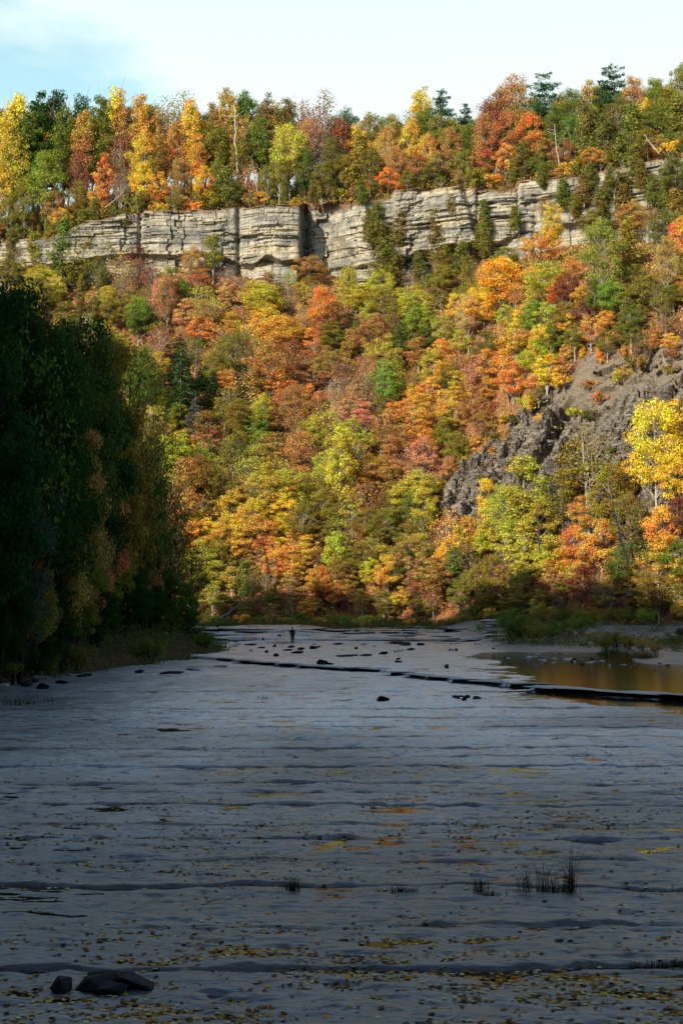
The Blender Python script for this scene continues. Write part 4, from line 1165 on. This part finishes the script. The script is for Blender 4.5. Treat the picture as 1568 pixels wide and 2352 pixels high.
def slope_leaves():
    g = np.random.default_rng(79)
    n = 30000
    x = g.uniform(-45, 48, n); t = g.random(n) ** 1.6 * .5
    b = yb(x); c = yc(x); y = b + (c - b) * t; z = hill_low(x, y) + .12
    cc, ss = math.cos(PITCH), math.sin(PITCH); d = y * cc + (z - CAMZ) * ss; up = -y * ss + (z - CAMZ) * cc
    keep = ~rock_at(784 + F * x / d, 1176 - F * up / d) | (g.random(n) < .08); x, y, z = x[keep], y[keep], z[keep]; n = len(x)
    V, Fc, a = leaf_quads(np.stack([x, y, z], 1), g.normal(size=(n, 3)) * .4 + (0, -.5, .8), .22, g, .8)
    me = mesh_np('leaf_litter', V, Fc, [mat_litter('russet_litter', [(.42, .13, .05), (.30, .10, .045), (.52, .22, .08), (.22, .08, .04), (.45, .28, .12)], .05)], False, {'v': a})
    tag(link('leaf_litter', me), 'russet leaf litter lying on the slope', 'leaf litter', kind='stuff')
slope_leaves()

# ------------------------------------------------------------------ stones
def stone_mesh(seed, flat=.35, slab=False, mat=None):
    g = np.random.default_rng(seed)
    if not slab:                      # broken slate: the hull of a few points, edges slightly worn
        bm = bmesh.new()
        for _ in range(15):
            a = g.uniform(0, 2 * math.pi); zz_ = g.uniform(-1, 1); rr = (1 - .35 * abs(zz_) ** 3) * g.uniform(.8, 1.1)
            bm.verts.new((math.cos(a) * rr * .5, math.sin(a) * rr * .5, round(zz_ * 2) / 2 * .5 + g.normal() * .03))
        bmesh.ops.convex_hull(bm, input=bm.verts[:])
        for v_ in [v_ for v_ in bm.verts if not v_.link_faces]: bm.verts.remove(v_)
        bmesh.ops.bevel(bm, geom=bm.edges[:], offset=.025, segments=1, affect='EDGES')
        me = bpy.data.meshes.new('stone'); bm.to_mesh(me); bm.free(); me.materials.append(mat)
        return me
    n = 9
    V = []
    for i in range(n + 1):
        th = math.pi * i / n
        for j in range(14):
            ph = 2 * math.pi * j / 14
            d = np.array([math.sin(th) * math.cos(ph), math.sin(th) * math.sin(ph), math.cos(th)])
            V.append(d)
    V = np.array(V)
    e = 5 if slab else 3.2
    r = (np.abs(V[:, 0]) ** e + np.abs(V[:, 1]) ** e + np.abs(V[:, 2]) ** (e + 3)) ** (-1 / e)
    V = V * r[:, None] * .5
    pl = g.normal(size=(13, 3)); pl /= np.linalg.norm(pl, axis=1)[:, None]
    for p in pl:                      # chip a few flat facets off
        dd = V @ p; lim = .29 + .13 * g.random()
        V = V - np.maximum(dd - lim, 0)[:, None] * p
    V = V + .02 * np.stack([vnoise(V[:, 0] * 7 + seed, V[:, 1] * 7 + V[:, 2] * 5, seed + k) for k in range(3)], 1)
    Fc = []
    for i in range(n):
        for j in range(14):
            Fc.append((i * 14 + j, (i + 1) * 14 + j, (i + 1) * 14 + (j + 1) % 14, i * 14 + (j + 1) % 14))
    return mesh_np('stone', V, Fc, [mat], False)
ST_D = [stone_mesh(600 + i, mat=M_DARKSTONE) for i in range(4)]
ST_P = [stone_mesh(620 + i, mat=M_PALESTONE) for i in range(3)]
ST_G = [stone_mesh(640 + i, mat=M_SLAB) for i in range(4)]
SL = [stone_mesh(660 + i, slab=True, mat=M_SLAB) for i in range(5)]
def put_stone(meshes, u, v, w, h, depth, label, group=None, name='stone', tilt=(0, 0), rz=None, base=None, zref=0.0, cat='stone', lift=0.0):
    """w, h, depth in metres, its foot seen at u, v"""
    x, Y = bed_hit(u, v)
    z = float(bed_z(x, Y)) if base is None else base
    o = link(name, R.choice(meshes), loc=(x, Y, z + h * .36 + lift))
    o.scale = (w, depth, h)
    o.rotation_euler = (tilt[0], tilt[1], R.uniform(-.25, .25) if rz is None else rz)
    tag(o, label, cat, group)
    return o
# the pile in the near left corner
put_stone(ST_D, 152, 2256, .30, .17, .30, 'dark upright angular stone at the left end of the near stone pile', name='slate_stone', tilt=(.1, .15))
put_stone(ST_D, 222, 2250, .48, .15, .40, 'rounded dark slate boulder in the middle of the near stone pile', name='slate_stone', tilt=(0, -.1))
put_stone(ST_D, 264, 2243, .50, .08, .36, 'thin flat slate balanced on top of the near stone pile', name='slate_stone', lift=.10, tilt=(0, .05))
put_stone(ST_D, 316, 2250, .58, .12, .36, 'long slate slab sloping down at the right end of the near stone pile', name='slate_stone', tilt=(.1, .24), rz=0, lift=.03)
put_stone(ST_D, 262, 2260, .42, .11, .26, 'low flat stone in front of the near stone pile', name='slate_stone')
for (u, v, w, h, m, lb) in [(97,1560,1.05,.28,ST_P,'large pale flat stone by the left bank resting above two dark blocks'),(65,1577,.75,.36,ST_D,'square dark block left of its twin below the pale flat stone'),(104,1580,.85,.36,ST_D,'square dark block below and right of the pale flat stone'),
        (84,1566,.6,.30,ST_D,'small dark block tucked under the pale flat stone'),(10,1577,.9,.25,ST_G,'grey flat stone at the left frame edge by the bank'),(146,1568,1.0,.20,ST_D,'low dark slab right of the stone blocks on left shore'),
        (162,1554,.5,.25,ST_P,'small pale stone at the leafy edge of the left bank'),(190,1554,.9,.16,ST_D,'thin dark slab along the left bank shore'),(206,1552,.6,.2,ST_D,'dark stone at the end of a thin slab on the left shore'),
        (322,1545,.7,.25,ST_D,'lone dark stone on the shore under the dark trees'),(345,1547,.6,.14,ST_G,'small grey flat stone on the shore under the dark trees'),(395,1546,1.8,.16,ST_D,'wide dark flat slab on the shore near the ledge'),
        (445,1539,1.1,.22,ST_P,'pale flat stone on the shore just left of the ledge end'),(508,1532,1.0,.2,ST_P,'pale flat slab at the left end of the ledge')]:
    put_stone(m, u, v, w, h, w * .7, lb)
put_stone(ST_D, 879, 1608, .75, .26, .5, 'lone dark wedge-shaped stone on the open creek bed', name='wedge_stone')
for (u, v, w, h, lb) in [(740,1526,1.0,.42,'dark boulder just above the ledge, left of centre'),(757,1526,.8,.18,'flat stone touching the dark boulder above the ledge'),(635,1507,.6,.35,'squat dark stone below the stone-flecked patch in mid creek'),
        (660,1494,1.1,.2,'flat stone at left of the cluster in front of the person'),(682,1500,1.3,.26,'broad slab at the near side of the cluster in front of the person'),(668,1487,.8,.28,'upright stone at the back of the cluster before the person'),
        (690,1493,.8,.3,'dark stone at right of the cluster in front of the person'),(612,1499,.5,.3,'small dark stone left of the cluster in mid creek'),(720,1490,1.1,.35,'stacked-looking dark stone right of the cluster in mid creek'),
        (792,1508,1.5,.22,'low heap of dark slate right of the person above the ledge'),(812,1506,.9,.14,'thin slate lying beside the low heap above the ledge'),(839,1506,1.2,.2,'flat dark slate between the heap and the cairn'),
        (879,1503,.9,.3,'pointed dark stone beyond the cairn'),(914,1521,.7,.16,'base slab of the small cairn above the ledge'),(1024,1534,.3,.35,'small upright stone at the pale water edge'),
        (575,1482,1.6,.2,'flat pale slab near the left bank below the far ledges'),(540,1478,.8,.18,'small flat slab by the left bank bushes'),(600,1488,1.0,.16,'thin dark slab left of the person'),
        (775,1480,1.4,.2,'dark flat rock right of the person below the ledges'),(930,1482,1.3,.34,'rounded dark boulder at the far ledges right of centre'),(965,1482,1.1,.3,'leaning dark slab beside the rounded boulder at the far ledges')]:
    put_stone(ST_P if 'pale' in lb and 'edge' not in lb else ST_D, u, v, w, h, w * .7, lb, zref=.4)
put_stone(ST_D, 914, 1518, .45, .16, .35, 'top stone of the small cairn above the ledge', zref=.4, lift=.14)
# debris clusters and pool stones
for i in range(14):
    put_stone(ST_D, R.uniform(1040, 1095), R.uniform(1598, 1606), R.uniform(.15, .4), R.uniform(.06, .14), .2, 'small dark slate chip in the scattered line on open creek bed', 'slate chips on the open creek bed', 'slate_chip')
for i in range(70):
    u = R.uniform(1150, 1568); v = 1494 + 55 * R.random() ** 1.4
    if i < 26: u = R.gauss(1290, 45); v = R.gauss(1518, 7)
    if i > 58: u = R.uniform(1490, 1568); v = R.uniform(1495, 1545)
    w = R.uniform(.2, .75)
    put_stone(R.choice((ST_G, ST_G, ST_D, ST_P)), u, v, w, R.uniform(.08, .18), w * .8, 'small flat stone breaking the surface of the brown pool', 'stones in the brown pool', 'pool_stone', zref=.25, base=.13)
for i in range(42):
    u = R.uniform(520, 1150); v = R.uniform(1452, 1490)
    w = R.uniform(.3, 1.0)
    Y = (CAMZ - .6) * F / (v - 1400); x = (u - 784) / F * Y
    if abs(u - 672) < 26: continue
    o = link('ledge_stone', R.choice(ST_D + ST_G), loc=(x, min(Y, 196), float(bed_low(x, min(Y, 196))) + .08)); o.scale = (w, w * .8, R.uniform(.15, .35)); o.rotation_euler.z = R.uniform(-.4, .4)
    tag(o, 'small dark stone scattered over the far rock ledges', 'stone', 'stones on the far ledges')

ST_S = [stone_mesh(680 + i, mat=M_SHALE) for i in range(4)]
for i in range(150):
    u = R.uniform(1030, 1600); v = R.uniform(790, 1290)
    if not rock_at(np.array([u]), np.array([v]))[0]: continue
    p = on_slope(u, v, .0, 1)
    if p is None: continue
    w = R.uniform(.5, 1.0) * R.choice((.8, 1, 1.8))
    o = link('shale_block', R.choice(ST_S), loc=(p[0] - .5, p[1] - .5, p[2] + .5)); o.scale = (w, w * .8, w * R.uniform(.3, .6)); o.rotation_euler = (R.uniform(-.3, .3), R.uniform(-.3, .3), R.uniform(0, 3))
    tag(o, 'broken block of shale lying on the bare slope at right', 'rock', 'shale blocks on the bare slope')
# --- slabs that make up the ledge
k = 0
SLABS = [(1151,1236),(1238,1289),(1291,1366),(1370,1402),(1405,1528),(1534,1610),(1096,1146),(1040,1094),(985,1038),(938,984),(890,936),(842,888),(790,840),(736,788),(690,733),(640,686),(592,636),(548,590),(506,545)]
LBL = ['thick', 'short squarish', 'grooved', 'small', 'very long', 'end', 'thin', 'thin worn', 'low curving', 'jutting']
for i, (a, b) in enumerate(SLABS):
    um = (a + b) / 2
    Y = 95.0
    for _ in range(20): x = (um - 784) / F * Y; Y = .5 * Y + .5 * float(ledge_y(x))
    w = (b - a) / F * Y
    # local direction of the ledge
    x2 = x + .7 * w / 2; x1 = x - .7 * w / 2
    ang = math.atan2(float(ledge_y(x2)) - float(ledge_y(x1)), x2 - x1)
    ang = max(-1.1, min(1.1, ang)) + R.uniform(-.1, .1)
    h = .13 if i < 6 else .11
    L_ = w / max(.45, math.cos(ang)) * 1.38
    o = link('ledge_slab', SL[i % 5], loc=(x, Y + .35, .25 - h / 2 + .02)); o.scale = (L_, R.uniform(1.3, 2.0), h); o.rotation_euler = (R.uniform(-.02, .02), R.uniform(-.01, .01), ang)
    side = 'at right frame edge' if i == 5 else f'{ORD[i + 1]} right of the ledge step beside the pool' if i < 5 else f'{ORD[i - 5]} slab left of the pool along the curving ledge'
    tag(o, ('grey rock slab of the ledge ' + side).replace('slab of the ledge ' + ORD[max(0, i - 5)] + ' slab', 'slab, ' + ORD[max(0, i - 5)] + ' slab') if i >= 6 else 'thick grey rock slab, ' + side, 'rock slab', 'slabs along the ledge')
# --- broken layers of the far ledges
n = 0
for (ly, h), kk in zip(FAR_LEDGES, range(9)):
    for j in range(9):
        x = -26 + j * 6.2 + R.uniform(-2, 2) + kk
        if x > 24 or abs(x + 5.2) < 4.5: continue
        yy = ly + 3.5 * float(vnoise(x / 9, 1.0, 60 + kk)) + 1.2 * float(vnoise(x / 1.6, 4, 70 + kk))
        z = float(bed_low(x, yy + .8))
        o = link('rock_layer', SL[(j + kk) % 5], loc=(x, yy + .3, z - .02)); o.scale = (R.uniform(2.5, 7), R.uniform(1.4, 3), R.uniform(.2, .34)); o.rotation_euler = (R.uniform(-.03, .03), R.uniform(-.015, .015), R.uniform(-.2, .2))
        tag(o, 'pale thin rock layer in the stepped ledges behind the person', 'rock slab', 'rock layers of the far ledges')

# ------------------------------------------------------------------ grass and reeds growing in the joints of the bed
def grass_mesh(seed, n, spread, h, w, lean=.25):
    g = np.random.default_rng(seed); V = []; Fc = []
    for i in range(n):
        b = np.array([g.normal() * spread, g.normal() * spread * .4, 0]); hh = h * g.uniform(.45, 1.1); d = g.normal(size=2) * lean * hh
        a = g.uniform(0, math.pi); s = np.array([math.cos(a), math.sin(a), 0]) * w
        for q in range(4):
            t = q / 3; c = b + np.array([d[0] * t * t, d[1] * t * t, hh * t - .12 * hh * t * t])
            V += [c - s * (1 - t * .9), c + s * (1 - t * .9)]
            if q < 3: m = len(V) - 2; Fc.append((m, m + 1, m + 3, m + 2))
    return np.array(V), Fc
M_GRASS = mat_plain('green_grass', (.03, .07, .012), (.07, .12, .025), 9, .8)
M_REED = mat_plain('dark_reed', (.02, .02, .010), (.06, .05, .022), 9, .8)
M_STRAW = mat_plain('straw_grass', (.12, .07, .02), (.25, .15, .05), 9, .8)
for i, (u, v, n, sp, h, w, m, lb) in enumerate([
    (675, 2038, 70, .055, .20, .003, M_GRASS, 'bright green grass tuft growing in the long joint left of centre'),
    (912, 2040, 60, .06, .10, .003, M_REED, 'low dark grass tuft, left one of a pair near centre'),
    (940, 2041, 40, .07, .07, .003, M_REED, 'sparse low dark grass, right one of a pair near centre'),
    (1095, 2041, 42, .06, .24, .0022, M_REED, 'brown reeds at the left end of the row of reeds'),
    (1120, 2046, 50, .07, .12, .003, M_REED, 'short dark clump at the foot of the left reeds'),
    (1198, 2040, 26, .05, .40, .0022, M_REED, 'thin tall reeds in the middle of the reed row'),
    (1247, 2038, 44, .09, .42, .0022, M_REED, 'loose stand of thin reeds left of the tallest reeds'),
    (1300, 2040, 50, .04, .62, .0022, M_REED, 'tallest dark reeds at the right end of the reed row'),
    (1270, 2040, 60, .12, .14, .003, M_GRASS, 'short green blades between the tall reeds'),
    (1448, 2208, 46, .06, .10, .003, M_REED, 'short dark blades at the left of the right-hand grass strip'),
    (1500, 2205, 90, .11, .11, .003, M_REED, 'dense dark grass strip along the joint near the right edge'),
    (1560, 2203, 90, .10, .13, .003, M_GRASS, 'green grass strip running out at the right frame edge'),
    (40, 1618, 60, .5, .55, .012, M_REED, 'dark reeds standing on the bed near the left edge'),
    (100, 1612, 30, .4, .4, .012, M_REED, 'thin weeds right of the left-hand reeds'),
    (608, 1606, 24, .25, .25, .01, M_REED, 'tiny weeds left of the wedge-shaped stone'),
    (1440, 1512, 240, .7, .7, .02, M_STRAW, 'straw-coloured grass hummock beside the pool'),
    (1480, 1512, 240, .5, .6, .02, M_STRAW, 'smaller straw grass hummock right of the large one by the pool'),
    (1400, 1508, 260, .5, .8, .02, M_GRASS, 'green grass on the left side of the pool hummock'),
    (910, 1478, 160, .5, .5, .02, M_REED, 'grass growing on the far ledges right of centre')]):
    x, Y = bed_hit(u, v)
    V, Fc = grass_mesh(700 + i, int(n * 1.3), sp, h * 1.25, w * (2.0 if w < .005 else 1))
    o = link('grass_tuft', mesh_np('grass', V, Fc, [m]), loc=(x, Y, float(bed_z(x, Y)) - .01)); tag(o, lb, 'grass tuft', 'grass tufts on the creek bed')
for j in range(34):       # tall grass along the foot of the far slope
    u = 470 + j * 21; Y = float(yb((u - 784) / F * 195)) - R.uniform(2, 7); x = (u - 784) / F * Y
    if j < 4: GM = [mesh_np('grass', *grass_mesh(760 + j, 170, 1.1, 1.1, .035), [M_GRASS if j % 2 else M_STRAW]) for _ in (0,)]; PROTO.setdefault('g', []).append(GM[0])
    o = link('bank_grass', PROTO['g'][j % 4 if j >= 4 else j], loc=(x, Y, float(bed_low(x, Y)) - .05)); o.scale.z = R.uniform(.7, 1.3)
    tag(o, 'clump of tall grass between far ledges and foot of slope', 'grass tuft', 'grass clumps at the far creek edge')

# ------------------------------------------------------------------ dead trunks and fallen wood
def snag(name, base, pts, r0, col, label, cat='dead tree', branches=5, seed=1):
    g = np.random.default_rng(seed)
    P = np.array(pts, float)
    n = 9; t = np.linspace(0, len(P) - 1, n)
    Q = np.stack([np.interp(t, range(len(P)), P[:, k]) for k in range(3)], 1) + g.normal(size=(n, 3)) * r0 * .4
    segs = [(Q, np.linspace(r0, r0 * .35, n))]
    Lt = np.linalg.norm(P[-1] - P[0])
    for i in range(branches):
        k = int(g.integers(3, n)); a = Q[k]; d = g.normal(size=3); d[2] = abs(d[2]) * .8; d /= np.linalg.norm(d); l = Lt * g.uniform(.12, .3)
        segs.append((bez(a, a + d * l * .5 + (0, 0, .05 * l), a + d * l, 5), np.linspace(r0 * .35, r0 * .08, 5)))
    V, Fc = tubes(segs, 6)
    o = link(name, mesh_np(name, V, Fc, [BARK], True), loc=base); o.color = (*col, 1)
    tag(o, label, cat)
def px_line(u0, v0, u1, v1, Y, dY=0):
    a = at(u0, v0, Y); b = at(u1, v1, Y + dY); m = (a + b) / 2 + Vector(((u1 - u0) / F * Y * .06, 0, 0))
    return a, [(0, 0, 0), tuple(m - a), tuple(b - a)]
for (u0, v0, u1, v1, dd, r0, c, lb, br) in [
    (545, 400, 539, 248, 5, .22, (.60, .57, .52), 'tall straight pale dead trunk standing on the cliff top', 6), (592, 440, 578, 360, 3, .12, (.45, .42, .38), 'thin crooked pale trunk at the cliff edge', 6),
    (1283, 385, 1272, 285, 3, .13, (.48, .45, .40), 'crooked pale trunk on the right-hand cliff top', 5), (1512, 352, 1478, 308, 1, .14, (.55, .52, .47), 'bleached branch leaning out over the cliff at right', 3),
    (240, 478, 285, 440, 1, .12, (.50, .47, .43), 'bleached stump with spread roots on the left cliff edge', 9), (1065, 425, 1095, 395, 1.2, .10, (.5, .47, .42), 'fallen pale branch on the cliff edge', 5)]:
    x = (u0 - 784) / F * 285; Y = float(yc(x)) + dd
    a, p = px_line(u0, v0, u1, v1, Y); snag('dead_tree', a, p, r0, c, lb, branches=br, seed=int(u0))
for (u0, v0, u1, v1, Y, r0, c, lb, br) in [
    (955, 650, 945, 570, 282, .10, (.5, .47, .42), 'slim bare trunk against the right-hand cliff', 4), (1315, 880, 1275, 835, 214, .09, (.30, .26, .2), 'fallen branchy trunk on the upper bare shale', 7),
    (1410, 730, 1385, 640, 228, .12, (.5, .48, .43), 'bare pale trunk above the bare shale', 6), (1485, 560, 1475, 470, 243, .10, (.55, .5, .45), 'forked pale bare trunk at the right end of the cliff', 6),
    (1530, 850, 1515, 790, 196, .07, (.4, .35, .3), 'leaning bare sapling on the shale at far right', 5), (1440, 1290, 1395, 1110, 152, .13, (.30, .28, .24), 'long leaning grey trunk among the trees at lower right', 5),
    (1240, 1270, 1232, 1180, 158, .10, (.45, .43, .38), 'straight pale trunk in the lime trees before the shale', 3), (1030, 1300, 1075, 1215, 175, .09, (.45, .42, .36), 'bare forked trunk at the left foot of the shale', 5),
    (620, 1320, 600, 1230, 196, .10, (.10, .085, .07), 'dark bare trunk low in the orange trees', 5), (740, 1010, 728, 900, 246, .10, (.42, .38, .32), 'pale forked bare tree halfway up the slope', 7),
    (775, 980, 760, 880, 248, .09, (.42, .38, .32), 'thin bare tree right of a forked pale one on the slope', 7), (870, 820, 850, 740, 262, .09, (.42, .38, .32), 'bare crooked tree high on the slope below the cleft', 7)]:
    a, p = px_line(u0, v0, u1, v1, Y, 2); snag('bare_trunk', a, p, r0, c, lb, branches=br, seed=int(u0))
for (u0, v0, u1, v1, Y, r0, lb) in [(505, 1420, 560, 1380, 196, .10, 'pale driftwood log leaning on the far bank at left'), (520, 1422, 535, 1385, 197, .07, 'short driftwood stick beside the leaning log'), (498, 1440, 520, 1432, 186, .12, 'dark driftwood lying on the far ledge')]:
    a, p = px_line(u0, v0, u1, v1, Y); snag('driftwood', a, p, r0, (.30, .27, .23) if 'dark' not in lb else (.05, .04, .03), lb, 'driftwood', 3, int(u0))

# ------------------------------------------------------------------ the person, seen from behind
def build_person():
    Y = 152.0; x = (672 - 784) / F * Y; z = float(np.max(bed_z(x + np.linspace(-.5, .5, 9), Y + np.linspace(-3, .3, 9)[:, None]))) + .01
    k = NT('person_clothes')
    tc = k.n('ShaderNodeTexCoord').outputs['Object']
    zz = k.n('ShaderNodeSeparateXYZ', ins={'Vector': tc}).outputs['Z']
    f = k.math('GREATER_THAN', zz, 1.515); sh = k.math('LESS_THAN', zz, .10); tr = k.math('LESS_THAN', zz, .88)
    n = k.noise(tc, 14, 3)
    c = k.mix(n, (.006, .006, .008), (.014, .014, .017))
    c = k.mix(tr, c, (.010, .010, .014)); c = k.mix(sh, c, (.006, .005, .004)); c = k.mix(f, c, (.42, .24, .17))
    k.bsdf(c, .85, .15)
    P = {}; E = []; Rd = []
    V = []
    def v(name, co, r, par=None):
        P[name] = len(V); V.append(co); Rd.append(r)
        if par: E.append((P[par], P[name]))
    v('pelvis', (0, 0, .94), .165)
    v('waist', (0, .01, 1.08), .165, 'pelvis'); v('chest', (0, .0, 1.28), .185, 'waist'); v('upper', (0, -.01, 1.42), .14, 'chest')
    v('neck', (0, 0, 1.50), .055, 'upper'); v('jaw', (0, .02, 1.57), .098, 'neck'); v('head', (0, .01, 1.65), .118, 'jaw'); v('crown', (0, 0, 1.73), .07, 'head')
    v('nose', (0, .115, 1.635), .014, 'jaw')
    for s, n_ in ((-1, 'l'), (1, 'r')):
        v('sh' + n_, (s * .17, 0, 1.41), .088, 'upper'); v('el' + n_, (s * .27, -.03, 1.13), .064, 'sh' + n_); v('wr' + n_, (s * .17, .14, .96), .036, 'el' + n_)
        v('pa' + n_, (s * .13, .19, .92), .034, 'wr' + n_)
        for q in range(4):
            v(f'f{q}{n_}', (s * (.11 - .012 * q), .21 + .012 * q, .885 - .006 * q), .011, 'pa' + n_); v(f'g{q}{n_}', (s * (.085 - .012 * q), .215 + .006 * q, .855 + .004 * q), .009, f'f{q}{n_}')
        v('th' + n_, (s * .10, .23, .935), .012, 'pa' + n_)
        v('hp' + n_, (s * .095, 0, .88), .125, 'pelvis'); v('kn' + n_, (s * .10, .02 if s < 0 else .0, .50), .088, 'hp' + n_); v('an' + n_, (s * .10, 0, .11), .062, 'kn' + n_)
        v('he' + n_, (s * .105, -.01, .045), .045, 'an' + n_); v('to' + n_, (s * .125, .15, .035), .038, 'he' + n_)
    me = bpy.data.meshes.new('person'); me.from_pydata(V, E, []); me.materials.append(k.m)
    o = link('person', me, loc=(x, Y, z)); sk = o.modifiers.new('skin', 'SKIN'); o.modifiers.new('sub', 'SUBSURF').levels = 2
    o.modifiers['sub'].render_levels = 2
    for i, r in enumerate(Rd): me.skin_vertices[0].data[i].radius = (r, r * (.72 if i in (0, 1, 2, 3) else 1))
    me.skin_vertices[0].data[0].use_root = True
    o.rotation_euler.z = -.12
    tag(o, 'person in dark clothes seen from behind, standing on the far rock ledge', 'person')
    V2 = []; n1, n2 = 9, 16
    for i in range(n1 + 1):
        th = (math.pi * .60) * i / n1
        for j in range(n2):
            ph = 2 * math.pi * j / n2; r = .128 + .004 * math.sin(ph * 5 + i)
            dz = math.cos(th) * .115; yy = math.sin(th) * math.sin(ph) * (r + .008) - .012
            V2.append((math.sin(th) * math.cos(ph) * r * .92, yy, 1.68 + dz + (.035 if yy > .05 and i > 6 else 0)))
    hm = mesh_np('hair', V2, grid_ring(n1 + 1, n2), [mat_plain('grey_hair', (.16, .16, .17), (.34, .34, .35), 60)], True)
    link('hair', hm, o)
def grid_ring(nr, nc):
    return np.array([(i * nc + j, (i + 1) * nc + j, (i + 1) * nc + (j + 1) % nc, i * nc + (j + 1) % nc) for i in range(nr - 1) for j in range(nc)])
build_person()
